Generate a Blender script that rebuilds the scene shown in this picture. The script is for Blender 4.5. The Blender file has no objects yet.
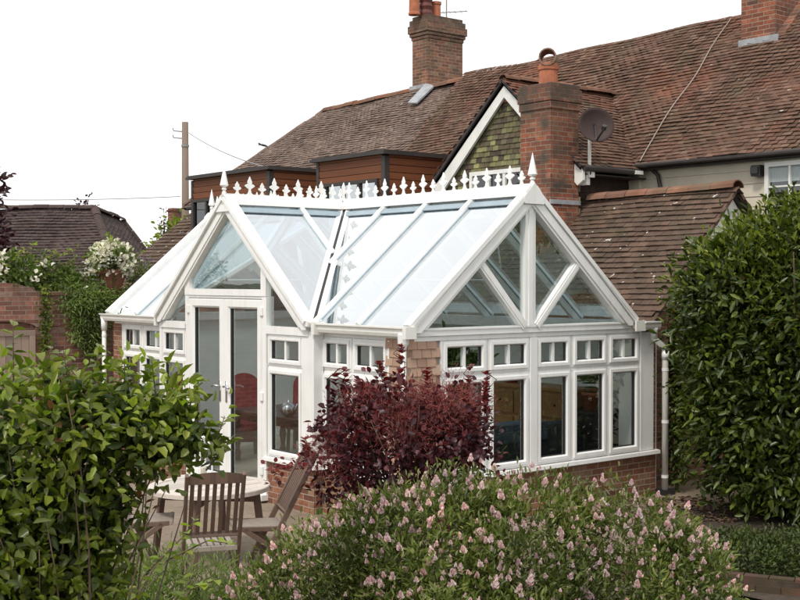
import bpy, math, random
import numpy as np
from mathutils import Vector, Matrix

random.seed(7); rng = np.random.default_rng(7)
scene = bpy.context.scene
COL = scene.collection
R = math.radians

# ------------------------------------------------------------------ camera
CAM = Vector((-8.3838, -10.1099, 2.8223)); YAW = 0.8886; PITCH = 0.0168
cd = bpy.data.cameras.new('camera'); cam = bpy.data.objects.new('camera', cd); COL.objects.link(cam)
cam.location = CAM
cam.rotation_euler = (math.pi/2 - PITCH, 0, YAW - math.pi/2)
cd.sensor_width = 36; cd.lens = 54.0; cd.clip_end = 2000; cd.clip_start = 0.05
scene.camera = cam

# ------------------------------------------------------------------ world: bright overcast
SUN = Vector((-0.72, -0.30, 1.05)).normalized()
w = bpy.data.worlds.new('World'); scene.world = w; w.use_nodes = True
nt = w.node_tree; bg = nt.nodes['Background']
sky = nt.nodes.new('ShaderNodeTexSky'); sky.sky_type = 'NISHITA'; sky.sun_disc = False
sky.sun_elevation = math.asin(SUN.z); sky.sun_rotation = math.atan2(SUN.x, SUN.y)
tc = nt.nodes.new('ShaderNodeTexCoord'); nz = nt.nodes.new('ShaderNodeTexNoise'); nz.inputs['Scale'].default_value = 1.6
nz.inputs['Detail'].default_value = 4
nt.links.new(tc.outputs['Generated'], nz.inputs['Vector'])
cr = nt.nodes.new('ShaderNodeValToRGB'); cr.color_ramp.elements[0].position = .3; cr.color_ramp.elements[1].position = .75
cr.color_ramp.elements[0].color = (10.4, 10.4, 10.4, 1); cr.color_ramp.elements[1].color = (13, 12.9, 12.7, 1)
nt.links.new(nz.outputs['Fac'], cr.inputs['Fac'])
mx = nt.nodes.new('ShaderNodeMixRGB'); mx.inputs['Fac'].default_value = .88
nt.links.new(sky.outputs[0], mx.inputs[1]); nt.links.new(cr.outputs[0], mx.inputs[2])
nt.links.new(mx.outputs[0], bg.inputs['Color']); bg.inputs['Strength'].default_value = 0.121
sl = bpy.data.lights.new('sun', 'SUN'); sl.energy = 2.4; sl.angle = R(10); sl.color = (1, .94, .84)
so = bpy.data.objects.new('sun', sl); COL.objects.link(so)
so.rotation_euler = SUN.to_track_quat('Z', 'Y').to_euler(); so.location = (-10, -5, 20)
scene.view_settings.view_transform = 'Standard'; scene.view_settings.look = 'None'; scene.view_settings.exposure = 0
scene.render.engine = 'CYCLES'
scene.cycles.max_bounces = 8; scene.cycles.transparent_max_bounces = 16

# ------------------------------------------------------------------ materials
class NT:
    def __init__(s, name):
        s.m = bpy.data.materials.new(name); s.m.use_nodes = True
        s.t = s.m.node_tree; s.p = s.t.nodes['Principled BSDF']; s.out = s.t.nodes['Material Output']
    def n(s, k, **kw):
        o = s.t.nodes.new('ShaderNode'+k)
        for a, v in kw.items():
            if a in o.inputs.keys(): o.inputs[a].default_value = v
            else: setattr(o, a, v)
        return o
    def l(s, a, b): s.t.links.new(a, b)
    def noise(s, scale, detail=4, vec=None, rough=.55):
        o = s.n('TexNoise'); o.inputs['Scale'].default_value = scale; o.inputs['Detail'].default_value = detail
        o.inputs['Roughness'].default_value = rough
        s.l(vec if vec else s.obj(), o.inputs['Vector']); return o.outputs['Fac']
    def obj(s):
        if not hasattr(s, '_o'): s._o = s.n('TexCoord')
        return s._o.outputs['Object']
    def uv(s):
        if not hasattr(s, '_o'): s._o = s.n('TexCoord')
        return s._o.outputs['UV']
    def ramp(s, fac, stops):
        o = s.n('ValToRGB'); e = o.color_ramp.elements
        while len(e) < len(stops): e.new(.5)
        for i, (p, c) in enumerate(stops):
            e[i].position = p; e[i].color = (*c, 1)
        s.l(fac, o.inputs['Fac']); return o.outputs['Color']
    def mix(s, fac, a, b, mode='MIX'):
        o = s.n('MixRGB'); o.blend_type = mode
        for i, v in ((0, fac), (1, a), (2, b)):
            if isinstance(v, (int, float)): o.inputs[i].default_value = v if i == 0 else (v, v, v, 1)
            elif isinstance(v, tuple): o.inputs[i].default_value = (*v, 1)
            else: s.l(v, o.inputs[i])
        return o.outputs[0]
    def bump(s, h, strength=.3, dist=.02):
        o = s.n('Bump'); o.inputs['Strength'].default_value = strength; o.inputs['Distance'].default_value = dist
        s.l(h, o.inputs['Height']); s.l(o.outputs[0], s.p.inputs['Normal'])
    def base(s, c):
        if isinstance(c, tuple): s.p.inputs['Base Color'].default_value = (*c, 1)
        else: s.l(c, s.p.inputs['Base Color'])
    def rough(s, r): s.p.inputs['Roughness'].default_value = r
    def island(s): return s.n('NewGeometry').outputs['Random Per Island']

def plain(name, c, rough=.5, var=.12, scale=6, metal=0, bump=0):
    n = NT(name); f = n.noise(scale)
    n.base(n.ramp(f, [(.3, tuple(x*(1-var) for x in c)), (.7, tuple(min(1, x*(1+var)) for x in c))]))
    n.rough(rough); n.p.inputs['Metallic'].default_value = metal
    if bump: n.bump(n.noise(scale*6), bump, .01)
    return n.m

def brick_mat(name, c1, c2, mortar, dirt=(.05, .045, .03), dirt_amt=.35, dirt_scale=1.2, bw=.225, bh=.075, soot=None):
    n = NT(name)
    b = n.n('TexBrick'); n.l(n.uv(), b.inputs['Vector'])
    b.inputs['Scale'].default_value = 1; b.inputs['Brick Width'].default_value = bw; b.inputs['Row Height'].default_value = bh
    b.inputs['Mortar Size'].default_value = .006; b.inputs['Mortar Smooth'].default_value = .3; b.inputs['Bias'].default_value = 0
    b.inputs['Color1'].default_value = (0, 0, 0, 1); b.inputs['Color2'].default_value = (1, 1, 1, 1); b.inputs['Mortar'].default_value = (.5, .5, .5, 1)
    mid = tuple((a+c)/2*.62 for a, c in zip(c1, c2)); pale = (c1[0]*1.15, c1[1]*1.7, c1[2]*1.9)
    col = n.ramp(b.outputs['Color'], [(0, tuple(x*.55 for x in c2)), (.2, c1), (.42, mid), (.6, tuple(min(1, x*1.25) for x in c1)), (.8, c2), (1, pale)])
    col = n.mix(n.ramp(n.noise(14), [(.35, (0, 0, 0)), (.7, (.6, .6, .6))]), col, tuple(x*.45 for x in c2))
    col = n.mix(b.outputs['Fac'], col, mortar)
    d = n.ramp(n.noise(dirt_scale, 6), [(.42, (0, 0, 0)), (.7, (dirt_amt*2,)*3)])
    col = n.mix(d, col, dirt)
    if soot:
        sp = n.n('SeparateXYZ'); n.l(n.uv(), sp.inputs[0]); mr = n.n('MapRange'); mr.inputs['From Min'].default_value = soot[0]; mr.inputs['From Max'].default_value = soot[1]; n.l(sp.outputs['Y'], mr.inputs['Value'])
        sf = n.mix(1, mr.outputs[0], n.ramp(n.noise(5, 5), [(.3, (.25,)*3), (.6, (1, 1, 1))]), 'MULTIPLY'); col = n.mix(sf, col, (.06, .05, .038))
    n.base(col); n.rough(.9)
    inv = n.n('Invert'); n.l(b.outputs['Fac'], inv.inputs['Color'])
    h = n.mix(.3, inv.outputs[0], n.noise(40))
    n.bump(h, .6, .012)
    return n.m

def tile_mat(name, cols, patch=None, spots=None, moss=None):
    n = NT(name); i = n.island()
    st = [(k/(len(cols)-1), c) for k, c in enumerate(cols)]
    col = n.ramp(i, st)
    col = n.mix(n.ramp(n.noise(3.5, 6), [(.35, (0, 0, 0)), (.75, (.55,)*3)]), col, tuple(x*.42 for x in cols[0]))
    if patch: col = n.mix(n.ramp(n.noise(.55, 5), [(.52, (0, 0, 0)), (.66, (.75,)*3)]), col, patch)
    if moss: col = n.mix(n.ramp(n.noise(1.6, 8, rough=.7), [(.5, (0, 0, 0)), (.66, (.62,)*3)]), col, moss)
    if spots: col = n.mix(n.ramp(n.noise(spots[1], 3), [(spots[2], (0, 0, 0)), (spots[2]+.04, (.9,)*3)]), col, spots[0])
    n.base(col); n.rough(.92); n.p.inputs['Specular IOR Level'].default_value = .2
    n.bump(n.noise(60), .4, .006); return n.m

def leaf_mat(name, cols, rough=.38, trans=.3, tcol=None, spec=.4, lo=.48):
    n = NT(name); i = n.island()
    col = n.ramp(i, [(k/(len(cols)-1), c) for k, c in enumerate(cols)])
    col = n.mix(n.ramp(n.noise(2.2, 3), [(.35, (.55, .55, .55)), (.65, (1.15, 1.15, 1.15))]), (1, 1, 1), col, 'MULTIPLY') if False else n.mix(1, col, n.ramp(n.noise(2.4, 3), [(.3, (lo, lo, lo*1.04)), (.7, (1.25, 1.22, 1.08))]), 'MULTIPLY')
    n.base(col); n.rough(rough); n.p.inputs['Specular IOR Level'].default_value = spec
    if trans:
        tr = n.n('BsdfTranslucent'); n.l(n.mix(1, col, tcol or (1.3, 1.5, .7), 'MULTIPLY'), tr.inputs['Color'])
        ms = n.n('MixShader'); ms.inputs[0].default_value = trans
        n.l(n.p.outputs[0], ms.inputs[1]); n.l(tr.outputs[0], ms.inputs[2]); n.l(ms.outputs[0], n.out.inputs['Surface'])
    return n.m

def glass_mat(name, tint, refl_tint=(1, 1, 1), base=.04, gain=1.0, rough=0.0):
    n = NT(name)
    tr = n.n('BsdfTransparent'); tr.inputs['Color'].default_value = (*tint, 1)
    gl = n.n('BsdfGlossy'); gl.inputs['Color'].default_value = (*refl_tint, 1); gl.inputs['Roughness'].default_value = rough
    bmp = n.n('Bump'); bmp.inputs['Strength'].default_value = .02; bmp.inputs['Distance'].default_value = .05
    n.l(n.noise(1.3, 2), bmp.inputs['Height']); n.l(bmp.outputs[0], gl.inputs['Normal'])
    fr = n.n('Fresnel'); bk = n.n('Math', operation='MULTIPLY_ADD'); n.l(n.n('NewGeometry').outputs['Backfacing'], bk.inputs[0]); bk.inputs[1].default_value = 1/1.5-1.5; bk.inputs[2].default_value = 1.5
    n.l(bk.outputs[0], fr.inputs['IOR'])
    ma = n.n('Math', operation='MULTIPLY_ADD'); n.l(fr.outputs[0], ma.inputs[0]); ma.inputs[1].default_value = gain; ma.inputs[2].default_value = base
    ma.use_clamp = True
    ms = n.n('MixShader'); n.l(ma.outputs[0], ms.inputs[0]); n.l(tr.outputs[0], ms.inputs[1]); n.l(gl.outputs[0], ms.inputs[2])
    n.l(ms.outputs[0], n.out.inputs['Surface']); return n.m

def wood_mat(name, c1, c2, scale=(3, 40, 40), rough=.7):
    n = NT(name); mp = n.n('Mapping'); mp.inputs['Scale'].default_value = scale; n.l(n.obj(), mp.inputs['Vector'])
    f = n.noise(1, 5, mp.outputs[0]); i = n.island()
    col = n.mix(f, c1, c2); col = n.mix(1, col, n.ramp(i, [(0, (.7, .7, .7)), (1, (1.15, 1.1, 1.05))]), 'MULTIPLY')
    n.base(col); n.rough(rough); n.bump(f, .2, .004); return n.m

M = {}
def upvc():
    n = NT('white_upvc'); d = n.ramp(n.noise(2.5, 6), [(.35, (.82, .82, .81)), (.65, (.77, .77, .76)), (.85, (.70, .69, .66))])
    mp = n.n('Mapping'); mp.inputs['Scale'].default_value = (14, 14, 1.1); n.l(n.obj(), mp.inputs['Vector'])
    d = n.mix(n.ramp(n.noise(1, 5, mp.outputs[0]), [(.5, (0, 0, 0)), (.78, (.38,)*3)]), d, (.56, .55, .48))
    n.base(d); n.rough(.34); n.p.inputs['Specular IOR Level'].default_value = .45; return n.m
M['white'] = upvc()
def oldwhite():
    n = NT('weathered_white_plastic'); d = n.ramp(n.noise(4, 7, rough=.7), [(.35, (.78, .77, .74)), (.58, (.71, .70, .66)), (.78, (.56, .53, .46))])
    n.base(d); n.rough(.45); return n.m
M['whiteold'] = oldwhite()
M['rubber'] = plain('black_rubber', (.02, .02, .022), .5)
M['glass'] = glass_mat('window_glass', (.92, .96, .94), (.95, 1, .98), .12, 1.0)
M['roofglass'] = glass_mat('roof_glass', (.72, .88, .95), (.95, .98, 1), .40, 2.6)
M['hglass'] = glass_mat('house_glass', (.05, .055, .06), (.95, .97, 1), .06, 1.0)
M['blindglass'] = glass_mat('blind_glass', (.55, .6, .62), (.95, .97, 1), .06, 1.0)
M['ridgereflect'] = plain('grey_ridge_reflection', (.26, .33, .38), .35, .1)  # grey-blue tone of the reflection painted below the ridge capping
M['brick'] = brick_mat('plinth_brick', (.28, .12, .065), (.19, .07, .042), (.36, .31, .25), dirt_amt=.12)
M['chimbrick'] = brick_mat('chimney_brick', (.34, .10, .045), (.20, .06, .04), (.30, .25, .19), (.055, .048, .035), .5, 2.6, soot=(5.0, 5.95))
M['chimbrickhigh'] = brick_mat('high_chimney_brick', (.32, .10, .05), (.20, .065, .042), (.32, .27, .21), (.06, .05, .04), .4, 2.4)
M['oldbrick'] = brick_mat('weathered_brick', (.29, .12, .07), (.18, .07, .045), (.31, .26, .20), (.10, .085, .055), .3, 3, soot=(8.4, 9.1))
M['wallbrick'] = brick_mat('garden_wall_brick', (.33, .14, .095), (.20, .09, .065), (.30, .24, .19), (.07, .06, .05), .3, 2)
M['tile'] = tile_mat('roof_tile', [(.095, .057, .043), (.14, .076, .053), (.17, .096, .069), (.112, .065, .049), (.20, .125, .090), (.128, .068, .048)], patch=(.18, .072, .045), moss=(.085, .072, .045), spots=((.45, .40, .34), 8, .70))
M['tilefar'] = tile_mat('roof_tile_grey', [(.14, .10, .085), (.19, .135, .11), (.23, .16, .13), (.16, .12, .10), (.25, .19, .16)], spots=((.45, .42, .38), 6, .70))
M['tilewing'] = tile_mat('brown_tile', [(.085, .058, .044), (.12, .078, .058), (.15, .095, .068), (.10, .066, .052), (.135, .092, .07)], spots=((.62, .60, .56), 7.5, .67), moss=(.075, .066, .04))
M['tiledark'] = tile_mat('dark_tile', [(.060, .044, .042), (.078, .056, .050), (.09, .066, .060), (.068, .052, .05)], spots=((.16, .14, .13), 9, .73))
M['hung'] = tile_mat('hung_tile', [(.07, .055, .042), (.12, .09, .06), (.23, .23, .10), (.09, .068, .05), (.32, .32, .145), (.14, .115, .072), (.075, .058, .045), (.17, .15, .095), (.11, .08, .06)], moss=(.10, .085, .045))
M['hungdark'] = tile_mat('dark_hung_tile', [(.045, .03, .027), (.06, .038, .033), (.075, .048, .04)])
M['shingle'] = tile_mat('pale_hung_tile', [(.42, .27, .19), (.48, .34, .25), (.44, .27, .20), (.52, .38, .29), (.37, .23, .17), (.46, .29, .21)])
M['ridge'] = tile_mat('ridge_tile', [(.20, .085, .05), (.26, .13, .085), (.16, .09, .065), (.30, .17, .12)], moss=(.12, .11, .07))
M['gasket'] = plain('pale_gasket', (.48, .55, .61), .35, .1)
M['lead'] = plain('lead_sheet', (.30, .31, .33), .5, .25, 5)
M['terracotta'] = plain('terracotta', (.38, .13, .068), .85, .2, 9, bump=.2)
M['agedpot'] = plain('aged_terracotta', (.22, .085, .055), .9, .3, 6)
M['darkpot'] = plain('dark_clay', (.12, .035, .03), .7, .2, 9)
M['bronze'] = plain('cowl_clay', (.20, .12, .08), .8, .25, 8)
M['fascia'] = plain('dark_fascia', (.035, .028, .026), .6, .2, 5)
M['barge'] = plain('painted_bargeboard', (.72, .71, .68), .5, .08, 4)
M['cream'] = plain('cream_render', (.60, .54, .43), .9, .1, 1.5, bump=.15)
M['boardcream'] = plain('cream_boarding', (.58, .525, .42), .8, .08, 2)
M['clad'] = wood_mat('cedar_boards', (.27, .095, .036), (.15, .05, .022), (2, 2, 30))
M['inwall'] = plain('pale_inner_wall', (.88, .90, .86), .9, .03, 1)
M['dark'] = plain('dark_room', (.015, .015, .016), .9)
M['teak'] = wood_mat('weathered_teak', (.20, .132, .10), (.11, .068, .052), (30, 30, 3), .6)
M['teakgrey'] = wood_mat('grey_teak', (.40, .355, .31), (.27, .23, .195), (8, 30, 8), .5)
M['tablewood'] = wood_mat('sky_sheen_teak', (.66, .62, .58), (.52, .47, .43), (8, 30, 8), .42)  # whitish tone: sky sheen on the table top put into the colour
M['gate'] = wood_mat('gate_wood', (.34, .26, .215), (.23, .175, .145), (25, 25, 3), .8)
M['polewood'] = wood_mat('pole_wood', (.24, .19, .15), (.16, .12, .095), (20, 20, 1), .8)
M['wire'] = plain('cable_sheath', (.25, .25, .25), .6)
M['cable'] = plain('pale_cable', (.33, .28, .24), .7)
M['dish'] = plain('dish_mesh', (.05, .03, .027), .8)
M['black'] = plain('black_plastic', (.02, .02, .022), .4)
M['metal'] = plain('brushed_metal', (.55, .56, .57), .25, .05, 8, 1)
M['maroon'] = plain('maroon_fabric', (.26, .030, .038), .9, .15, 12)
M['darkwood'] = wood_mat('dark_wood', (.055, .028, .017), (.03, .016, .01), (3, 20, 20), .35)
M['oak'] = wood_mat('oak', (.42, .22, .085), (.32, .15, .055), (2, 20, 20), .4)
M['sofa'] = plain('charcoal_fabric', (.022, .026, .032), .8, .2, 8)
M['sheen'] = plain('blue_grey_sheen', (.05, .065, .085), .85, .3, 9)
M['magenta'] = plain('magenta_fabric', (.42, .015, .05), .8)
M['floortile'] = plain('floor_tile', (.32, .30, .26), .35, .2, 2)
M['bark'] = plain('bark', (.085, .06, .042), .9, .3, 20, bump=.4)
M['twig'] = plain('twig', (.11, .075, .05), .85, .3, 15)
M['soil'] = plain('soil', (.05, .035, .024), .95, .35, 9, bump=.6)
M['l_left'] = leaf_mat('shrub_leaf', [(.05, .078, .012), (.10, .14, .018), (.16, .21, .024), (.068, .10, .015), (.23, .27, .032), (.12, .145, .03), (.20, .23, .045)], .34, .3)
M['l_rose'] = leaf_mat('rose_leaf', [(.09, .15, .03), (.13, .19, .04), (.16, .22, .05), (.10, .16, .04)], .45, .3)
M['l_lime'] = leaf_mat('lime_leaf', [(.20, .28, .03), (.26, .33, .04), (.16, .24, .03), (.30, .33, .05)], .4, .4)
M['l_bronze'] = leaf_mat('bronze_leaf', [(.18, .07, .035), (.24, .12, .05), (.15, .10, .03)], .4, .3, (1.4, 1, .6))
M['l_hedge'] = leaf_mat('laurel_leaf', [(.028, .048, .008), (.050, .080, .012), (.080, .115, .015), (.034, .058, .010), (.125, .16, .022), (.06, .088, .016)], .33, .22)
M['l_hedgetop'] = leaf_mat('laurel_lit_new_leaf', [(.15, .20, .025), (.20, .25, .03), (.24, .26, .05), (.12, .16, .025)], .35, .35)
M['l_rust'] = leaf_mat('rust_leaf', [(.16, .06, .025), (.20, .10, .03), (.11, .035, .02)], .5, .2, (1.3, 1, .6))
M['l_smoke'] = leaf_mat('smoke_leaf', [(.034, .013, .020), (.055, .017, .027), (.085, .022, .030), (.042, .018, .028), (.13, .028, .034), (.065, .020, .030)], .42, .22, (2.2, .6, .5))
M['l_smoketop'] = leaf_mat('smoke_new_leaf', [(.14, .018, .022), (.19, .028, .028), (.11, .018, .022)], .4, .3, (1.8, .6, .5))
M['plume'] = leaf_mat('smoke_plume', [(.33, .095, .105), (.40, .14, .135), (.27, .075, .09), (.45, .20, .18)], .9, .35, (1.2, .9, .8), .1)
M['l_hebe'] = leaf_mat('hebe_leaf', [(.065, .10, .020), (.105, .15, .028), (.16, .20, .040), (.08, .115, .030), (.21, .23, .070), (.12, .13, .045)], .42, .28)
M['f_pink'] = leaf_mat('hebe_petal', [(.78, .50, .56), (.84, .68, .69), (.88, .80, .78), (.60, .25, .37), (.90, .86, .82), (.86, .74, .74), (.68, .36, .45), (.88, .82, .80)], .7, .3, (1, .9, .95), .15, .8)
M['f_white'] = leaf_mat('white_petal', [(.72, .70, .60), (.80, .79, .73), (.68, .66, .52)], .7, .3, (1, 1, .95), .15, .8)
M['f_lilac'] = leaf_mat('lilac_petal', [(.25, .20, .42), (.33, .27, .5)], .7, .3, (1, 1, 1), .1)
M['l_fern'] = leaf_mat('feather_leaf', [(.13, .20, .05), (.18, .25, .07), (.23, .30, .09), (.14, .21, .075)], .5, .3)
M['l_purple'] = leaf_mat('purple_leaf', [(.045, .02, .03), (.065, .027, .036), (.085, .036, .04)], .45, .25, (1.5, .7, .7))
M['l_box_shaded'] = leaf_mat('box_and_shaded_leaf', [(.034, .058, .010), (.052, .082, .014), (.075, .105, .018), (.045, .07, .012)], .5, .2)
M['l_dead'] = leaf_mat('dead_leaf', [(.14, .08, .05), (.20, .12, .08), (.10, .055, .035), (.24, .16, .12)], .8, 0)

# ------------------------------------------------------------------ mesh helpers
def wloc(o):
    v = Vector((0, 0, 0))
    while o: v += o.location; o = o.parent
    return v

class MB:
    def __init__(s): s.v = []; s.f = []; s.mi = []
    def add(s, vs, fs, mi=0):
        b = len(s.v); s.v += [tuple(p) for p in vs]; s.f += [tuple(b+i for i in f) for f in fs]; s.mi += [mi]*len(fs)
    def box(s, x0, x1, y0, y1, z0, z1, mi=0):
        s.add([(x0,y0,z0),(x1,y0,z0),(x1,y1,z0),(x0,y1,z0),(x0,y0,z1),(x1,y0,z1),(x1,y1,z1),(x0,y1,z1)],
              [(0,3,2,1),(4,5,6,7),(0,1,5,4),(1,2,6,5),(2,3,7,6),(3,0,4,7)], mi)
    def obox(s, c, ax, ay, az, mi=0):
        # box centred on c with half-axis vectors
        c, ax, ay, az = map(Vector, (c, ax, ay, az))
        s.add([c+sx*ax+sy*ay+sz*az for sz in (-1,1) for sx, sy in ((-1,-1),(1,-1),(1,1),(-1,1))],
              [(0,3,2,1),(4,5,6,7),(0,1,5,4),(1,2,6,5),(2,3,7,6),(3,0,4,7)], mi)
    def bar(s, p, q, wid, hgt, up=(0,0,1), off=0, mi=0):
        p, q, up = Vector(p), Vector(q), Vector(up); d = (q-p).normalized()
        side = d.cross(up).normalized(); u = side.cross(d).normalized()
        s.obox((p+q)/2+u*off, (q-p)/2, side*wid/2, u*hgt/2, mi)
    def prism(s, poly, d, mi=0):
        # poly: planar 3-D loop; d: extrusion vector
        n = len(poly); d = Vector(d); a = [Vector(p) for p in poly]
        s.add(a+[p+d for p in a], [tuple(range(n))[::-1], tuple(range(n, 2*n))]+[(i,(i+1)%n,n+(i+1)%n,n+i) for i in range(n)], mi)
    def poly(s, pts, mi=0): s.add(pts, [tuple(range(len(pts)))], mi)
    def tube(s, pts, r, seg=8, mi=0, cap=True):
        pts = [Vector(p) for p in pts]; n = len(pts)
        rr = r if isinstance(r, (list, tuple)) else [r]*n
        vs = []; ref = Vector((0.31, 0.17, 0.93))
        for i, p in enumerate(pts):
            d = ((pts[min(i+1,n-1)]-p).normalized()+(p-pts[max(i-1,0)]).normalized())
            d = d.normalized() if d.length > 1e-6 else Vector((0,0,1))
            a = d.cross(ref)
            if a.length < .05: a = d.cross(Vector((1,0,0)))
            a.normalize(); b = d.cross(a)
            vs += [p+(a*math.cos(2*math.pi*k/seg)+b*math.sin(2*math.pi*k/seg))*rr[i] for k in range(seg)]
        fs = [(i*seg+k, i*seg+(k+1)%seg, (i+1)*seg+(k+1)%seg, (i+1)*seg+k) for i in range(n-1) for k in range(seg)]
        if cap: fs += [tuple(range(seg))[::-1], tuple((n-1)*seg+k for k in range(seg))]
        s.add(vs, fs, mi)
    def lathe(s, prof, c, seg=12, mi=0, axis=None):
        c = Vector(c); n = len(prof)
        vs = [c+Vector((r*math.cos(2*math.pi*k/seg), r*math.sin(2*math.pi*k/seg), z)) for r, z in prof for k in range(seg)]
        fs = [(i*seg+k, i*seg+(k+1)%seg, (i+1)*seg+(k+1)%seg, (i+1)*seg+k) for i in range(n-1) for k in range(seg)]
        fs += [tuple(range(seg))[::-1], tuple((n-1)*seg+k for k in range(seg))]
        s.add(vs, fs, mi)
    def build(s, name, mat, parent=None, smooth=False, bevel=0):
        o0 = wloc(parent) if parent else Vector((0,0,0))
        v = np.array(s.v, dtype=np.float64)-np.array(o0)
        me = bpy.data.meshes.new(name); me.from_pydata(v.tolist(), [], s.f); me.update()
        for m in (mat if isinstance(mat, (list, tuple)) else [mat]): me.materials.append(m)
        if any(s.mi): me.polygons.foreach_set('material_index', s.mi)
        uvl = me.uv_layers.new(name='UVMap'); nl = len(me.loops)
        li = np.empty(nl, np.int32); me.loops.foreach_get('vertex_index', li)
        nrm = np.empty(len(me.polygons)*3); me.polygons.foreach_get('normal', nrm); nrm = nrm.reshape(-1, 3)
        lt = np.empty(len(me.polygons), np.int32); me.polygons.foreach_get('loop_total', lt)
        ln = np.repeat(nrm, lt, axis=0); co = v[li]+np.array(o0)
        uv = np.empty((nl, 2)); an = np.abs(ln)
        top = (an[:, 2] > .75); ysd = (~top) & (an[:, 1] >= an[:, 0]); xsd = (~top) & ~ysd
        uv[top] = co[top][:, [0, 1]]; uv[ysd] = co[ysd][:, [0, 2]]; uv[xsd] = co[xsd][:, [1, 2]]
        uvl.data.foreach_set('uv', uv.ravel())
        if smooth: me.polygons.foreach_set('use_smooth', [True]*len(me.polygons))
        o = bpy.data.objects.new(name, me); COL.objects.link(o); o.parent = parent
        if bevel:
            b = o.modifiers.new('bevel', 'BEVEL'); b.width = bevel; b.segments = 2; b.limit_method = 'ANGLE'; b.angle_limit = R(40)
        return o

def tag(o, label=None, cat=None, group=None, kind=None):
    for k, val in (('label', label), ('category', cat), ('group', group), ('kind', kind)):
        if val: o[k] = val
    return o
def thing(name, label, cat, loc=(0,0,0), group=None):
    o = bpy.data.objects.new(name, None); COL.objects.link(o); o.location = loc; o.empty_display_size = .2
    return tag(o, label, cat, group)
def inst(src, name, parent, loc, rot=0):
    o = bpy.data.objects.new(name, src.data); COL.objects.link(o); o.parent = parent
    o.location = Vector(loc)-wloc(parent); o.rotation_euler = (0, 0, rot); return o
def copy_tree(o, parent=None):
    c = o.copy(); COL.objects.link(c); c.parent = parent
    for ch in list(o.children): copy_tree(ch, c)
    return c

class Frame:
    """wall frame: u along the wall, n outward, z up"""
    def __init__(s, o, u, n): s.o, s.u, s.n = Vector(o), Vector(u), Vector(n)
    def P(s, u, n, z): return s.o+s.u*u+s.n*n+Vector((0,0,z))
    def box(s, mb, u0, u1, n0, n1, z0, z1, mi=0):
        mb.obox(s.P((u0+u1)/2, (n0+n1)/2, (z0+z1)/2), s.u*(u1-u0)/2, s.n*(n1-n0)/2, Vector((0,0,(z1-z0)/2)), mi)
    def ring(s, mb, u0, u1, z0, z1, prof, mi=0):
        loops = []
        for d, n in prof: loops.append([s.P(u0+d,n,z0+d), s.P(u1-d,n,z0+d), s.P(u1-d,n,z1-d), s.P(u0+d,n,z1-d)])
        vs = [p for l in loops for p in l]; fs = []
        for i in range(len(prof)-1):
            for k in range(4): fs.append((i*4+k, i*4+(k+1)%4, (i+1)*4+(k+1)%4, (i+1)*4+k))
        mb.add(vs, fs, mi)

def clip2(poly, ax, lo, hi):
    def half(p, sgn, lim):
        out = []
        for i in range(len(p)):
            a, b = p[i], p[(i+1) % len(p)]
            ia, ib = sgn*(a[ax]-lim) >= -1e-9, sgn*(b[ax]-lim) >= -1e-9
            if ia: out.append(a)
            if ia != ib:
                t = (lim-a[ax])/(b[ax]-a[ax]); out.append(tuple(a[k]+t*(b[k]-a[k]) for k in range(2)))
        return out
    p = half(poly, 1, lo)
    return half(p, -1, hi) if p else p

def inpoly(x, y, poly):
    c = False; n = len(poly)
    for i in range(n):
        x1, y1 = poly[i]; x2, y2 = poly[(i+1) % n]
        if (y1 > y) != (y2 > y) and x < (x2-x1)*(y-y1)/(y2-y1)+x1: c = not c
    return c

def tile_field(name, mat, parent, pts, gauge=.1, wid=.17, thick=.016, jit=.006, sag=.02, over=.03, holes=None):
    """plain tiles laid over a planar polygon; pts[0]->pts[1] is the eave"""
    pts = [Vector(p) for p in pts]; o = pts[0]; u = (pts[1]-o).normalized()
    n = u.cross(pts[2]-o).normalized(); v = n.cross(u).normalized()
    p2 = [((p-o).dot(u), (p-o).dot(v)) for p in pts]
    us = [p[0] for p in p2]; vs_ = [p[1] for p in p2]
    mb = MB(); rnd = random.Random(len(name)*31+int(abs(o.x*7+o.y*13)*10))
    row = 0; vv = min(vs_)
    while vv < max(vs_):
        uu = min(us)-wid*(.5 if row % 2 else 0)
        while uu < max(us):
            cu, cv = uu+wid/2, vv+gauge/2
            if inpoly(cu, cv, p2) and not (holes and holes(cu, cv)):
                s = sag*(math.sin(cu*.9+cv*.6)+.6*math.sin(cu*2.3-cv*1.7)+.4*math.sin(cv*4.1+cu*.3))
                h0 = thick*1.9+s+rnd.uniform(-jit, jit); h1 = thick*.5+s; g = .003
                a = o+u*(uu+g)+v*(vv-.012+rnd.uniform(-.004, .004)); b = o+u*(uu+wid-g)+v*(vv-.012+rnd.uniform(-.004, .004))
                c = o+u*(uu+wid-g)+v*(vv+gauge); d = o+u*(uu+g)+v*(vv+gauge)
                k = rnd.uniform(-jit, jit)*.6
                A, B, Cc, D = a+n*(h0+k), b+n*(h0-k), c+n*h1, d+n*h1
                mb.add([a+n*(h0-thick), b+n*(h0-thick), A, B, Cc, D], [(0,1,3,2), (2,3,4,5), (0,2,5), (1,4,3)])
            uu += wid
        vv += gauge; row += 1
    ob = mb.build(name, mat, parent)
    return ob

def slab(mb, pts, th, mi=0, down=None):
    pts = [Vector(p) for p in pts]; n = (pts[1]-pts[0]).cross(pts[2]-pts[0]).normalized()
    if n.z < 0: n = -n
    mb.prism([p-n*(.012+th) for p in pts], n*th, mi)

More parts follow.
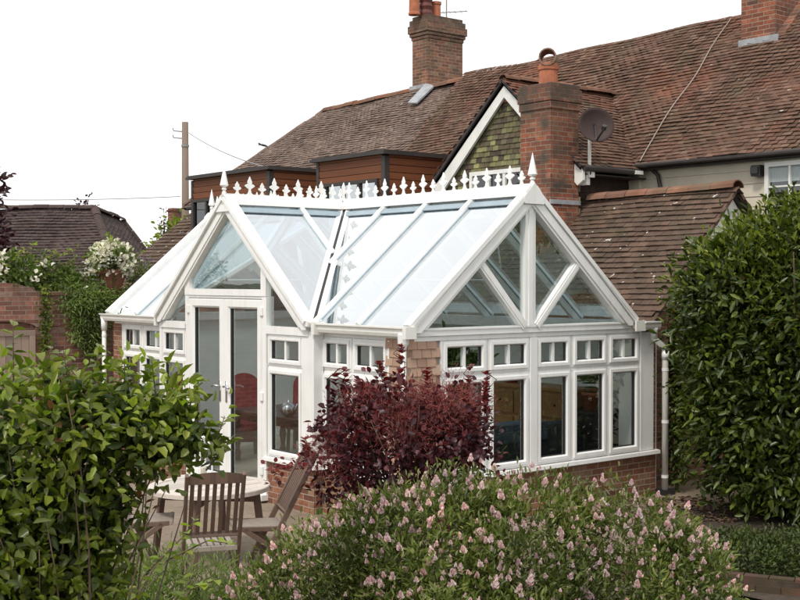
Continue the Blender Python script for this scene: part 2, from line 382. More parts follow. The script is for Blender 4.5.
def ridge_tiles(name, mat, parent, a, b, r=.11, L=.33, seg=6):
    a, b = Vector(a), Vector(b); d = b-a; n = max(1, int(d.length/L)); d.normalize(); L = (b-a).length/n
    side = d.cross(Vector((0,0,1))).normalized(); up = side.cross(d)
    mb = MB(); rnd = random.Random(n)
    for i in range(n):
        dz = rnd.uniform(-.008, .012); p = a+d*(i*L+.004)+up*dz; q = a+d*((i+1)*L-.004)+up*(dz+rnd.uniform(-.006,.006))
        rr = r*rnd.uniform(.95, 1.05)
        vs = [];
        for e in (p, q):
            for ra in (rr, rr-.02):
                for k in range(seg+1):
                    t = math.pi*(k/seg); vs.append(e+side*math.cos(t)*ra+up*(math.sin(t)*ra*.8-.03))
        m = seg+1; fs = []
        for k in range(seg):
            fs += [(k, k+1, 2*m+k+1, 2*m+k), (k, m+k, m+k+1, k+1), (2*m+k, 2*m+k+1, 3*m+k+1, 3*m+k)]
        mb.add(vs, fs)
    return mb.build(name, mat, parent)

# ------------------------------------------------------------------ foliage helpers
def unit(a): return a/np.maximum(np.linalg.norm(a, axis=1, keepdims=True), 1e-9)
def leaf_mesh(name, mat, parent, pos, axis, nrm, length, width, fold=.25, droop=.15, round_=.8, mats=None, mi=None):
    n = len(pos); axis = unit(axis); nrm = unit(nrm-axis*(np.sum(nrm*axis, axis=1, keepdims=True))); side = np.cross(axis, nrm)
    L = np.broadcast_to(np.asarray(length, float).reshape(-1, 1), (n, 1)); W = np.broadcast_to(np.asarray(width, float).reshape(-1, 1), (n, 1))
    f = W*fold
    p0 = pos; tip = pos+axis*L-nrm*L*droop
    l1 = pos+axis*L*.33-side*W*.5*round_+nrm*f; l2 = pos+axis*L*.70-side*W*.42+nrm*(f-L*droop*.4)
    r1 = pos+axis*L*.33+side*W*.5*round_+nrm*f; r2 = pos+axis*L*.70+side*W*.42+nrm*(f-L*droop*.4)
    V = np.stack([p0, l1, l2, tip, r2, r1], axis=1).reshape(-1, 3)
    if parent is not None: V = V-np.array(wloc(parent))
    base = (np.arange(n)*6).reshape(-1, 1)
    Fq = np.concatenate([base+np.array([0, 3, 2, 1]), base+np.array([0, 5, 4, 3])], axis=1).reshape(-1)
    me = bpy.data.meshes.new(name); me.vertices.add(n*6); me.vertices.foreach_set('co', V.ravel())
    me.loops.add(n*8); me.loops.foreach_set('vertex_index', Fq.astype(np.int32))
    me.polygons.add(n*2); me.polygons.foreach_set('loop_start', (np.arange(n*2)*4).astype(np.int32))
    me.polygons.foreach_set('loop_total', np.full(n*2, 4, np.int32))
    for m in (mats or [mat]): me.materials.append(m)
    if mi is not None: me.polygons.foreach_set('material_index', np.repeat(mi, 2).astype(np.int32))
    me.update(calc_edges=True)
    o = bpy.data.objects.new(name, me); COL.objects.link(o); o.parent = parent; return o

def sprays(ells, ncl, per, clump_r, shell=(.78, 1.05), up=.35, jitter=.55, zmin=None, flat=.0, bumps=.12, seed=1, view=None):
    """clumps of leaves on the shells of ellipsoids -> pos, axis, normal, clump height factor"""
    g = np.random.default_rng(seed); ar = np.array([(e[1][0]*e[1][1]+e[1][1]*e[1][2]+e[1][0]*e[1][2]) for e in ells]); pr = ar/ar.sum()
    which = g.choice(len(ells), ncl, p=pr); d = unit(g.normal(size=(ncl, 3)))
    C = np.array([e[0] for e in ells], float)[which]; Rr = np.array([e[1] for e in ells], float)[which]
    s = g.uniform(shell[0], shell[1], (ncl, 1))+bumps*np.sin(d[:, :1]*7+which[:, None])*np.sin(d[:, 1:2]*6+1)*np.sin(d[:, 2:3]*5+2)
    cp = C+d*Rr*s; out = unit(d/Rr)
    keep = np.ones(ncl, bool)
    for e in ells:   # drop clumps well inside another ellipsoid
        q = np.linalg.norm((cp-np.array(e[0]))/np.array(e[1]), axis=1); keep &= (q > shell[0]-.12)
    if zmin is not None: keep &= cp[:, 2] > zmin
    if view is not None: keep &= (np.sum(out*unit(np.array(CAM)-cp), axis=1) > view)
    cp, out = cp[keep], out[keep]; n = len(cp)
    lp = np.repeat(cp, per, axis=0); lo = np.repeat(out, per, axis=0); N = len(lp)
    off = g.normal(size=(N, 3))*clump_r; pos = lp+off
    axis = unit(lo*.7+unit(off+1e-6)*.6+g.normal(size=(N, 3))*jitter+np.array([0, 0, up]))
    nrm = unit(lo*.6+np.array([0, 0, .8])+g.normal(size=(N, 3))*.5)
    if zmin is not None:
        k = pos[:, 2] > zmin; pos, axis, nrm = pos[k], axis[k], nrm[k]
    return pos, axis, nrm

def inner_fill(ells, n, seed=3, lo=.35, hi=.8, zmin=0):
    g = np.random.default_rng(seed); which = g.integers(0, len(ells), n); d = unit(g.normal(size=(n, 3)))
    C = np.array([e[0] for e in ells], float)[which]; Rr = np.array([e[1] for e in ells], float)[which]
    p = C+d*Rr*g.uniform(lo, hi, (n, 1)); p = p[p[:, 2] > zmin]; m = len(p)
    return p, unit(g.normal(size=(m, 3))), unit(g.normal(size=(m, 3))+np.array([0, 0, .6]))

def cat(*a): return tuple(np.concatenate([x[i] for x in a]) for i in range(3))

def branches(name, mat, parent, base, targets, r0=.02, bend=.3, seed=5, seg=5):
    g = random.Random(seed); mb = MB()
    for t in targets:
        b = Vector(base)+Vector((g.uniform(-.1,.1), g.uniform(-.1,.1), 0)); t = Vector(t)
        m = (b+t)/2+Vector((g.uniform(-1,1), g.uniform(-1,1), g.uniform(0,1)))*bend*(t-b).length*.3
        P = [(b*(1-k)**2+m*2*k*(1-k)+t*k*k) for k in [i/6 for i in range(7)]]
        mb.tube(P, [r0*(1-.8*i/6) for i in range(7)], seg)
    return mb.build(name, mat, parent, smooth=True)

# ================================================================== SETTING
def ground_mat():
    n = NT('lawn_ground'); c = n.ramp(n.noise(3, 6), [(.3, (.035, .055, .018)), (.7, (.065, .085, .03))]); n.base(c); n.rough(.95); return n.m
mb = MB(); mb.poly([(-400,-400,-.03),(600,-400,-.03),(600,800,-.03),(-400,800,-.03)]); tag(mb.build('ground', ground_mat()), kind='structure')
def paving():
    n = NT('paving'); b = n.n('TexBrick'); n.l(n.uv(), b.inputs['Vector']); b.inputs['Scale'].default_value = 1
    b.inputs['Brick Width'].default_value = .45; b.inputs['Row Height'].default_value = .45; b.inputs['Mortar Size'].default_value = .008
    b.inputs['Color1'].default_value = (.19, .14, .10, 1); b.inputs['Color2'].default_value = (.235, .18, .13, 1); b.inputs['Mortar'].default_value = (.10, .08, .06, 1)
    c = n.mix(n.ramp(n.noise(2.2, 6), [(.4, (0,0,0)), (.75, (.6,)*3)]), b.outputs['Color'], (.10, .075, .05))
    c = n.mix(n.ramp(n.noise(30, 3), [(.4, (0,0,0)), (.75, (.35,)*3)]), c, (.36, .31, .25)); n.base(c); n.rough(.85); n.bump(n.noise(25), .3, .01); return n.m
mb = MB(); mb.poly([(-7.5,-3.2,0),(8,-3.2,0),(8,8.95,0),(-7.5,8.95,0)]); tag(mb.build('patio', paving()), kind='structure')
mb = MB()
mb.poly([(-7.5,-8.5,.004),(1.0,-8.5,.004),(.2,-2.6,.004),(-7.5,-2.2,.004)]); mb.poly([(1.15,-8.5,.006),(6,-8.5,.006),(6,-1.5,.006),(3.6,-.7,.006),(2.6,-2.3,.006),(.6,-2.6,.006)])
tag(mb.build('flower_bed', M['soil']), kind='structure')
# raised terrace of garden behind the brick wall
mb = MB(); mb.box(-9, 3.4, 9.25, 13.0, -.02, 2.45); tag(mb.build('terrace', M['soil']), kind='structure')

# ================================================================== CONSERVATORY
W, D, YC, H0 = 3.6, 7.34, 3.64, 1.88
E_, XE, ZE, ZR = 2.19, -.07, 2.29, 3.87
TA = (ZR-ZE)/(W/2-XE); TC = (ZR-ZE)/H0; PX = -.13
Y0, Y1 = YC-H0, YC+H0
cons = thing('conservatory', 'white glazed conservatory with crossing gables, ridge cresting and brick base', 'conservatory', (0, 0, 0))
FR = Frame((0,0,0), (1,0,0), (0,-1,0))       # right-hand gable wall
FV = Frame((0,0,0), (0,1,0), (-1,0,0))       # side wall
FL = Frame((PX,0,0), (0,1,0), (-1,0,0))      # projecting french-door gable
PROF = [(0,-.06),(0,0),(.028,.002),(.030,.020),(.066,.020),(.082,-.006)]
def window(par, F, u0, u1, z0, z1, bar=False, mat=None):
    m = MB(); F.ring(m, u0, u1, z0, z1, PROF, 0); F.ring(m, u0, u1, z0, z1, [(.082,-.006),(.082,-.012)], 1); F.ring(m, u0, u1, z0, z1, [(.082,-.012),(.090,-.022),(.090,-.06),(0,-.06)], 1)
    o = m.build('window', [M['white'], M['rubber']], par)
    p = MB(); p.poly([F.P(u0+.088,-.03,z0+.088), F.P(u1-.088,-.03,z0+.088), F.P(u1-.088,-.03,z1-.088), F.P(u0+.088,-.03,z1-.088)]); p.build('pane', mat or M['glass'], o)
    if bar:
        b = MB(); c = (u0+u1)/2; F.box(b, c-.019, c+.019, -.05, -.004, z0+.08, z1-.08); b.build('glazing_bar', M['white'], o)
    return o
ZU, ZM1, ZM0, ZS = 2.14, 1.75, 1.72, .60
def winpair(F, u0, u1):
    window(cons, F, u0, u1, ZM1, ZU, True); window(cons, F, u0, u1, ZS+.002, ZM0)
for a, b in ((.43,1.12),(1.145,1.81),(1.925,2.53),(2.555,3.195),(3.22,3.825)): winpair(FR, a, b)
for a, b in ((.42,1.085),(1.11,1.70),(5.57,6.33),(6.355,7.0)): winpair(FV, a, b)
for a, b in ((1.92,2.70),(4.79,5.48)): winpair(FL, a, b)
# posts and the backing frame in the gaps
def part(name, mat, fn, par=cons, **k):
    m = MB(); fn(m); return m.build(name, mat, par, **k)
part('frame_rail', M['white'], lambda m: ([FR.box(m, u-.02, u+.02, -.055, -.012, ZS, ZU+.02) for u in (1.13, 2.543, 3.208)], FR.box(m, .43, 3.84, -.054, -.010, ZM0-.01, ZM1+.01)))
for u_, a_, b_ in ((1.098,.42,1.70),(6.343,5.57,7.0)): part('frame_rail', M['white'], lambda m: (FV.box(m, u_-.02, u_+.02, -.055, -.012, ZS, ZU+.02), FV.box(m, a_, b_, -.054, -.010, ZM0-.01, ZM1+.01)))
for a_, b_ in ((1.92,2.70),(4.79,5.48)): part('frame_rail', M['white'], lambda m: FL.box(m, a_, b_, -.054, -.010, ZM0-.01, ZM1+.01))
part('mullion_post', M['white'], lambda m: FR.box(m, 1.813, 1.922, -.06, .026, ZS, ZU))
part('corner_post', M['white'], lambda m: (FR.box(m, 3.83, 4.10, -.08, .012, ZS, 2.185), FR.box(m, 3.83, 3.86, .012, .02, ZS, 2.185)))
part('corner_post', M['white'], lambda m: (FL.box(m, 1.68, 1.916, -.128, .012, ZS, 2.20), FL.box(m, 1.66, 1.70, -.12, .020, ZS, 2.2)))
part('corner_post', M['white'], lambda m: FL.box(m, 5.485, 5.56, -.128, .012, ZS, 2.20))
for F_, a_ in ((FR,.40),(FV,.39),(FV,7.003)): part('pier_edge', M['white'], lambda m: F_.box(m, a_, a_+.027, -.05, .012, ZS, ZU))
# tie beams above the windows
def sloped_sill(m, F, u0, u1):
    a = [F.P(u0,-.06,ZS), F.P(u0,.055,ZS-.012), F.P(u0,.06,ZS-.055), F.P(u0,-.06,ZS-.055)]; m.prism(a, F.u*(u1-u0))
def tie(m):
    FR.box(m, .02, 4.12, -.08, .012, ZU+.004, 2.20); FR.box(m, .04, 3.62, -.08, .034, 2.20, 2.285)
    FR.box(m, .04, 3.62, -.07, .044, 2.262, 2.283)
part('tie_beam', M['white'], tie)
for a_, b_ in ((.02,1.68),(5.56,7.30)): part('wall_plate', M['white'], lambda m: FV.box(m, a_, b_, -.10, .004, ZU+.004, 2.23))
part('window_sill', M['white'], lambda m: sloped_sill(m, FR, -.06, 4.19))
part('window_sill', M['white'], lambda m: sloped_sill(m, FV, .06, 1.66))
part('window_sill', M['white'], lambda m: sloped_sill(m, FL, 1.63, 2.735))
part('window_sill', M['white'], lambda m: (sloped_sill(m, FL, 4.77, 5.58), sloped_sill(m, FV, 5.58, 7.36)))
def plinth(m):
    m.box(0, 4.16, 0, .25, -.02, .545); m.box(0, .25, .25, 1.69, -.02, .545); m.box(-.13, .12, 1.69, 2.735, -.02, .545)
part('brick_plinth', M['brick'], plinth)
part('brick_plinth', M['brick'], lambda m: (m.box(-.13, .12, 4.77, 5.56, -.02, .545), m.box(0, .25, 5.56, 7.36, -.02, .545)))
part('brick_pier', M['brick'], lambda m: m.box(4.102, 4.16, .004, .3, .60, 2.2))
part('brick_pier', M['brick'], lambda m: m.box(.004, .25, 7.035, 7.36, .60, 2.2))
part('pier_core', M['shingle'], lambda m: m.box(.02, .395, .02, .385, .545, 2.14))
tile_field('hung_tiles', M['shingle'], cons, [(-.01,-.002,.60),(.40,-.002,.60),(.40,-.002,2.14),(-.01,-.002,2.14)], .098, .137, .010, .002, 0)
tile_field('hung_tiles', M['shingle'], cons, [(-.002,.39,.60),(-.002,-.01,.60),(-.002,-.01,2.14),(-.002,.39,2.14)], .098, .137, .010, .002, 0)
# french doors
ZD0, ZD1 = .17, 2.60
def doorframe(m):
    FL.box(m, 2.712, 2.80, -.10, .02, .06, ZD1+.012); FL.box(m, 4.68, 4.768, -.10, .02, .06, ZD1+.012)
    FL.box(m, 2.80, 4.68, -.10, .02, ZD1-.02, ZD1+.012)
part('door_frame', M['white'], doorframe)
part('door_threshold', M['white'], lambda m: FL.box(m, 2.70, 4.78, -.12, .10, .03, .10))
def door(u0, u1, hinge):
    m = MB(); pr = [(0,-.055),(0,.008),(.012,.026),(.10,.026),(.125,-.004)]
    FL.ring(m, u0, u1, ZD0-.06, ZD1-.03, pr, 0); FL.ring(m, u0, u1, ZD0-.06, ZD1-.03, [(.125,-.004),(.134,-.02),(.134,-.055),(0,-.055)], 1)
    o = m.build('door', [M['white'], M['rubber']], cons); z0, z1 = ZD0-.06+.13, ZD1-.03-.13
    p = MB(); p.poly([FL.P(u0+.13,-.03,z0), FL.P(u1-.13,-.03,z0), FL.P(u1-.13,-.03,z1), FL.P(u0+.13,-.03,z1)]); p.build('pane', M['glass'], o)
    hu = u1-.06 if hinge < 0 else u0+.06; s = -1 if hinge < 0 else 1
    h = MB(); FL.box(h, hu-.016, hu+.016, .024, .034, 1.24, 1.48); h.tube([FL.P(hu,.03,1.40), FL.P(hu,.075,1.40), FL.P(hu+s*.13,.08,1.385)], .012, 6)
    h.build('door_handle', M['metal'], o)
    hg = MB(); hgu = u0-.005 if hinge < 0 else u1+.005
    for z in (.35, 1.3, 2.42): FL.box(hg, hgu-.03, hgu+.03, .018, .045, z-.05, z+.05)
    hg.build('hinge', M['white'], o)
def door2(u0, u1, handle_u, lever_dir, hinge_u):
    m = MB(); pr = [(0,-.055),(0,.008),(.012,.026),(.10,.026),(.125,-.004)]
    FL.ring(m, u0, u1, ZD0-.06, ZD1-.03, pr, 0); FL.ring(m, u0, u1, ZD0-.06, ZD1-.03, [(.125,-.004),(.134,-.02),(.134,-.055),(0,-.055)], 1)
    o = m.build('door', [M['white'], M['rubber']], cons); z0, z1 = ZD0-.06+.13, ZD1-.03-.13
    p = MB(); p.poly([FL.P(u0+.13,-.03,z0), FL.P(u1-.13,-.03,z0), FL.P(u1-.13,-.03,z1), FL.P(u0+.13,-.03,z1)]); p.build('pane', M['glass'], o)
    h = MB(); FL.box(h, handle_u-.018, handle_u+.018, .024, .036, 1.20, 1.48); h.tube([FL.P(handle_u,.03,1.41), FL.P(handle_u,.08,1.41), FL.P(handle_u+lever_dir*.07,.085,1.415), FL.P(handle_u+lever_dir*.14,.08,1.395)], .014, 8)
    h.build('door_handle', M['metal'], o, smooth=True)
    for z in (.4, 1.34, 2.42):
        hg = MB(); FL.box(hg, hinge_u-.032, hinge_u+.032, .020, .046, z-.055, z+.055); hg.build('hinge', M['white'], o, bevel=.006)
door2(2.805, 3.735, 3.66, -1, 2.80)
door2(3.745, 4.675, 3.82, 1, 4.68)
# gable frames -------------------------------------------------------
def rake_board(m, F, uc, half, zb, zt, wd, n0, n1):
    # two sloping boards meeting at the apex; wd = depth measured square to the slope
    s = (zt-zb)/half; k = wd*math.sqrt(1+s*s)
    for sg in (-1, 1):
        poly = [(uc+sg*half, zb), (uc, zt), (uc, zt-k), (uc+sg*(half-.02)-sg*0, zb-.06), (uc+sg*half, zb-.06)]
        q = (zt-k-(zb-.06))/s
        poly = [(uc+sg*half, zb), (uc, zt), (uc, zt-k), (uc+sg*min(q, half-.03), zb-.06), (uc+sg*half, zb-.06)]
        pts = [F.P(u, n0, z) for u, z in poly]; m.prism(pts, F.n*(n1-n0))
RT = (3.95-2.33)/1.86
part('bargeboard', M['white'], lambda m: (rake_board(m, FR, 1.8, 1.86, 2.33, 3.95, .19, -.05, .06), rake_board(m, FR, 1.8, 1.815, 2.30, 3.87, .10, .06, .075), rake_board(m, FR, 1.8, 1.87, 2.345, 3.965, .035, .06, .09)))
part('bargeboard', M['white'], lambda m: (rake_board(m, FL, YC, 1.93, 2.31, 3.95, .19, -.05, .06), rake_board(m, FL, YC, 1.88, 2.28, 3.87, .10, .06, .075), rake_board(m, FL, YC, 1.94, 2.325, 3.965, .035, .06, .09)))
FB = Frame((0,D,0), (1,0,0), (0,1,0))
part('bargeboard', M['white'], lambda m: (rake_board(m, FB, 1.8, 1.86, 2.33, 3.95, .19, -.05, .06), FB.box(m, .04, 3.6, -.08, .034, 2.17, 2.285)))
part('gable_mullion', M['white'], lambda m: (FR.box(m, 1.715, 1.885, -.05, .030, 2.285, 3.74), FR.box(m, 1.765, 1.835, .03, .042, 2.285, 3.72)))
for sg in (-1, 1):
    a, b = FR.P(1.8+sg*.10, .01, 2.27), FR.P(1.8+sg*.90, .01, 3.10)
    part('gable_strut', M['white'], lambda m: (m.bar(a, b, .10, .075, (0,-1,0)), m.bar(a+Vector((0,-.035,0)), b+Vector((0,-.035,0)), .05, .02, (0,-1,0))))
part('apex_plate', M['white'], lambda m: m.prism([FR.P(1.8+a, .088, z) for a, z in ((-.16,3.72),(.16,3.72),(.17,3.80),(0,3.97),(-.17,3.80))], (0,-.012,0)))
part('apex_plate', M['white'], lambda m: m.prism([FL.P(YC+a, .088, z) for a, z in ((-.17,3.72),(.17,3.72),(.18,3.80),(0,3.97),(-.18,3.80))], (-.012,0,0)))
for sg in (-1, 1):
    part('gable_pane', M['glass'], lambda m: m.poly([FR.P(1.8+sg*x, -.02, z) for x, z in ((.06,2.25),(1.75,2.25),(.06,3.75))]))
# left gable: posts rise from the eaves to the rake each side of the door transom
def lposts(m):
    for u0, u1 in ((2.70,2.82),(4.66,4.78)):
        zt = 3.87-(abs((u0+u1)/2-YC))*.83-.12
        FL.box(m, u0, u1, -.05, .030, ZD1+.014, zt); 
    FL.box(m, 2.70, 2.79, -.05, .022, 2.2, ZD1+.012)
    FL.box(m, 4.69, 4.78, -.05, .022, 2.2, ZD1+.012)
    FL.box(m, 2.82, 4.66, -.05, .034, ZD1+.014, 2.70)
    FL.box(m, 1.78, 2.70, -.05, .030, ZU+.004, 2.24); FL.box(m, 4.78, 5.50, -.05, .030, ZU+.004, 2.24)
part('gable_mullion', M['white'], lposts)
part('gable_pane', M['glass'], lambda m: m.poly([FL.P(u, -.02, z) for u, z in ((2.80,2.68),(4.68,2.68),(4.68,2.95),(YC,3.76),(2.80,2.95))]))
part('gable_pane', M['glass'], lambda m: m.poly([FL.P(u, -.02, z) for u, z in ((1.86,2.22),(2.72,2.22),(2.72,2.94))]))
part('gable_pane', M['glass'], lambda m: m.poly([FL.P(u, -.02, z) for u, z in ((5.42,2.22),(4.76,2.22),(4.76,2.80))]))
part('gable_pane', M['glass'], lambda m: m.poly([FB.P(x, -.02, z) for x, z in ((.1,2.25),(3.5,2.25),(1.8,3.75))]))
# glass roof ---------------------------------------------------------
XL = PX-.05
def zA(x, y): return ZE+(x-XE)*TA
def zE_(x, y): return ZE+(W-XE-x)*TA
def zC(x, y): return ZR-abs(y-YC)*TC
XR = W/2
slopes = {'A': ([(XE,-.05),(XR,-.05),(XR,YC),(XE,Y0)], zA, 1, (.88,1.74,2.62)),
          'B': ([(XE,Y1),(XR,YC),(XR,D+.05),(XE,D+.05)], zA, 1, (4.66,5.54,6.42)),
          'E': ([(XR,-.05),(W-XE,-.05),(W-XE,D+.05),(XR,D+.05)], zE_, 1, (.88,1.74,2.62,3.64,4.66,5.54,6.42)),
          'C': ([(XL,Y0),(XE,Y0),(XR,YC),(XL,YC)], zC, 0, (.95,)),
          'D': ([(XL,YC),(XR,YC),(XE,Y1),(XL,Y1)], zC, 0, (.95,))}
for k, (poly, zf, ax, cuts) in slopes.items():
    lims = [-9]+list(cuts)+[99]
    P3 = [Vector((x, y, zf(x, y))) for x, y in (poly[0], poly[1], poly[2])]
    nn = (P3[1]-P3[0]).cross(P3[2]-P3[0]).normalized(); nn = nn if nn.z > 0 else -nn
    for i in range(len(lims)-1):
        q = clip2(poly, ax, lims[i], lims[i+1])
        if len(q) >= 3: part('roof_pane', M['roofglass'], lambda m: m.poly([(x, y, zf(x, y)) for x, y in q]))
    for c in cuts:
        o = 1-ax; e = clip2(poly, ax, c-.001, c+.001); lo = min(p[o] for p in e); hi = max(p[o] for p in e)
        a = [0, 0]; b = [0, 0]; a[ax] = b[ax] = c; a[o] = lo; b[o] = hi
        A3, B3 = Vector((*a, zf(*a))), Vector((*b, zf(*b)))
        part('glazing_bar', M['white'], lambda m: (m.bar(A3, B3, .062, .022, nn, .026), m.bar(A3, B3, .036, .02, nn, .046), m.bar(A3, B3, .05, .09, nn, -.05)))
        part('bar_gasket', M['gasket'], lambda m: m.bar(A3, B3, .078, .014, nn, .009))
# rafters at gable ends
for (x, y, zf, xb, yb, nv) in ((XE,-.03,zA,XR,-.03,(-.65,0,.76)),(W-XE,-.03,zE_,XR,-.03,(.65,0,.76)),(XE,D+.03,zA,XR,D+.03,(-.65,0,.76)),(W-XE,D+.03,zE_,XR,D+.03,(.65,0,.76)),(XL,Y0,zC,XL,YC,(0,-.65,.76)),(XL,Y1,zC,XL,YC,(0,.65,.76))):
    part('verge_cap', M['white'], lambda m: m.bar((x,y,zf(x,y)), (xb,yb,zf(xb,yb)), .13, .05, nv, .03))
# valleys
for ye in (Y0, Y1):
    a, b = Vector((XE, ye, ZE)), Vector((XR, YC, ZR)); sd = (b-a).normalized().cross(Vector((0,0,1))).normalized()
    part('valley_gutter', M['white'], lambda m: [m.bar(a+sd*s*.055, b+sd*s*.055, .07, .05, (0,0,1), .02) for s in (-1,1)])
    part('valley_channel', M['rubber'], lambda m: m.bar(a, b, .05, .02, (0,0,1), .02))
    part('valley_end', M['ridgereflect'] if False else M['white'], lambda m: m.bar(a+Vector((-.04,-.10,.03)), a+Vector((-.04,.10,.03)), .07, .06))
# ridge: capping, grey strips painting its reflection and dark lip, cresting
def cap(m, p, q):
    p, q = Vector(p), Vector(q); d = (q-p).normalized(); s = d.cross(Vector((0,0,1))).normalized(); z = Vector((0,0,1))
    prof = [(-.135,-.085),(-.125,-.035),(-.06,.035),(0,.055),(.06,.035),(.125,-.035),(.135,-.085)]
    m.prism([p+s*a+z*b for a, b in prof], q-p)
part('ridge_capping', M['white'], lambda m: (cap(m, (XR,-.09,ZR+.03), (XR,D+.09,ZR+.03)), cap(m, (XL-.05,YC,ZR+.028), (XR-.13,YC,ZR+.028))))
def rreflect(m):
    for sg in (-1, 1):
        n1 = Vector((sg*.645,0,.764)); m.bar((XR+sg*.165,-.02,ZR-.165*TA), (XR+sg*.165,D,ZR-.165*TA), .10, .012, n1, .016)
        n2 = Vector((0,sg*.643,.766)); m.bar((XL+.1,YC+sg*.165,ZR-.165*TC), (XR-.17,YC+sg*.165,ZR-.165*TC), .10, .012, n2, .016)
part('ridge_reflection', M['ridgereflect'], rreflect)
def fleur(h, wd):
    pr = [(.085,0),(.055,.010),(.026,.032),(.016,.07),(.016,.082),(.03,.094),(.056,.108),(wd,.130),(.058,.150),(.030,.158),(.036,.178),(.034,.196),(.018,.22),(.007,.245),(0,.26)]
    k = h/.26; pts = [(a*(.9 if h > .2 else .85), b*k) for a, b in pr]; out = pts+[(-a, b) for a, b in pts[::-1][1:]]
    m = MB(); m.prism([(0, a, b) for a, b in out], (.016,0,0)); return m
big = fleur(.25, .088); small = fleur(.175, .072)
zc = ZR+.083; ob = None; os_ = None
def crest(p, rot, i):
    global ob, os_
    src = ob if i % 2 else os_
    if src is None:
        o = (big if i % 2 else small).build('crest_finial', M['white'], cons); o.location = Vector(p); o.rotation_euler = (0,0,rot)
        if i % 2: ob = o
        else: os_ = o
    else: inst(src, 'crest_finial', cons, p, rot)
n = 36
for i in range(n): crest((XR-.008, .12+i*(D-.24)/(n-1), zc), 0, i)
for i in range(10): crest((XL+.18+i*.195, YC+.008, zc), -math.pi/2, i)
part('crest_rail', M['white'], lambda m: (m.box(XR-.02, XR+.02, -.05, D+.05, ZR+.07, ZR+.095), m.box(XL, XR-.03, YC-.02, YC+.02, ZR+.068, ZR+.093)))
fprof = [(.03,0),(.03,.05),(.016,.062),(.034,.085),(.030,.10),(.014,.112),(.046,.125),(.058,.14),(.054,.155),(.002,.40)]
m = MB(); m.lathe(fprof, (0,0,0), 8); f0 = m.build('ridge_finial', M['white'], cons); f0.location = (XR,-.06,ZR+.06)
inst(f0, 'ridge_finial', cons, (XL-.02, YC, ZR+.06)); inst(f0, 'ridge_finial', cons, (XR, D+.06, ZR+.06))
# inner beams seen through the glass
for b_ in ((3.48, 3.62, .1, D-.1, 2.16, 2.30), (.10, .16, .1, 1.6, 2.16, 2.29), (.10, .16, 5.6, D-.1, 2.16, 2.29)): part('inner_beam', M['white'], lambda m: m.box(*b_))
for y_ in (1.74, 5.54): part('tie_rod', M['white'], lambda m: m.tube([(.55,y_,2.82),(3.05,y_,2.82)], .013, 6))
# gutters
def gutter_prof(o, out):  # o: back top corner, out: outward unit
    o, out = Vector(o), Vector(out); z = Vector((0,0,1))
    return [o+out*a+z*b for a, b in ((0,.01),(0,-.085),(.05,-.105),(.085,-.095),(.10,-.06),(.10,-.02),(.125,-.005),(.125,.012),(.11,.012),(.09,-.01),(.085,-.06),(.03,-.07),(.012,-.04),(.012,.01))]
def gutter(p, q, out): part('gutter', M['whiteold'], lambda m: m.prism(gutter_prof(p, out), Vector(q)-Vector(p)))
gutter((-.045,-.10,2.295), (-.045,1.66,2.295), (-1,0,0))
gutter((-.045,5.60,2.285), (-.045,7.52,2.285), (-1,0,0))
gutter((3.66,-.10,2.285), (3.66,.2,2.285), (1,0,0)); gutter((3.79,-.02,2.275), (4.12,-.02,2.275), (0,-1,0))
for b_ in ((-.19,-.03,1.60,1.665,2.17,2.32), (-.185,-.03,5.585,5.65,2.16,2.31), (3.62,3.80,-.125,-.10,2.165,2.30), (-.19,-.035,-.12,-.06,2.18,2.31)): part('gutter_end', M['whiteold'], lambda m: m.box(*b_))
part('roof_gutter_board', M['lead'], lambda m: m.box(3.66, 4.40, .1, D, 2.24, 2.262))
def pipe(pts, r=.034):
    p = part('downpipe', M['whiteold'], lambda m: m.tube(pts, r, 10), smooth=True)
    e = Vector(pts[-1]); t = Vector(pts[-2])
    for k in (.12, .5, .9): b = MB(); b.lathe([(r+.005,-.018),(r+.005,.018)], t.lerp(e, k), 10); b.build('pipe_bracket', M['white'], p)
pipe([(-.10,.03,2.2),(-.10,.03,.08)]); part('hopper_head', M['white'], lambda m: (m.lathe([(.035,0),(.045,.02),(.062,.06),(.066,.16),(.05,.19)], (-.10,.03,2.06), 8)))
pipe([(4.03,-.075,2.24),(4.03,-.075,2.06),(4.22,-.10,1.93),(4.23,-.10,1.86),(4.23,-.10,.06)], .042)
part('pipe_socket', M['white'], lambda m: m.lathe([(.046,0),(.046,.10),(.05,.11),(.05,.14)], (4.03,-.075,2.06), 10), smooth=True)
part('pipe_socket', M['white'], lambda m: m.lathe([(.050,-.06),(.050,.05)], (4.23,-.10,1.84), 10), smooth=True)
part('drain_gully', M['black'], lambda m: m.box(4.16, 4.34, -.18, 0, -.01, .07))
pipe([(-.10,7.47,2.2),(-.10,7.47,.06)]); part('pipe_socket', M['white'], lambda m: m.lathe([(.045,0),(.05,.1),(.05,.2)], (-.10,7.47,2.03), 10), smooth=True)
# inside shell
part('floor', M['floortile'], lambda m: m.box(.2, 4.2, .24, D-.02, .02, .15))
part('inner_wall', M['inwall'], lambda m: (m.box(4.20, 4.36, .3, D+.1, 0, 2.24), m.box(.27, 4.2, D-.02, D+.08, 0, 2.16), m.box(3.95, 4.2, .02, .45, .02, 2.18)))
part('skirting', M['white'], lambda m: m.box(4.17, 4.198, .5, D-.05, .15, .30))

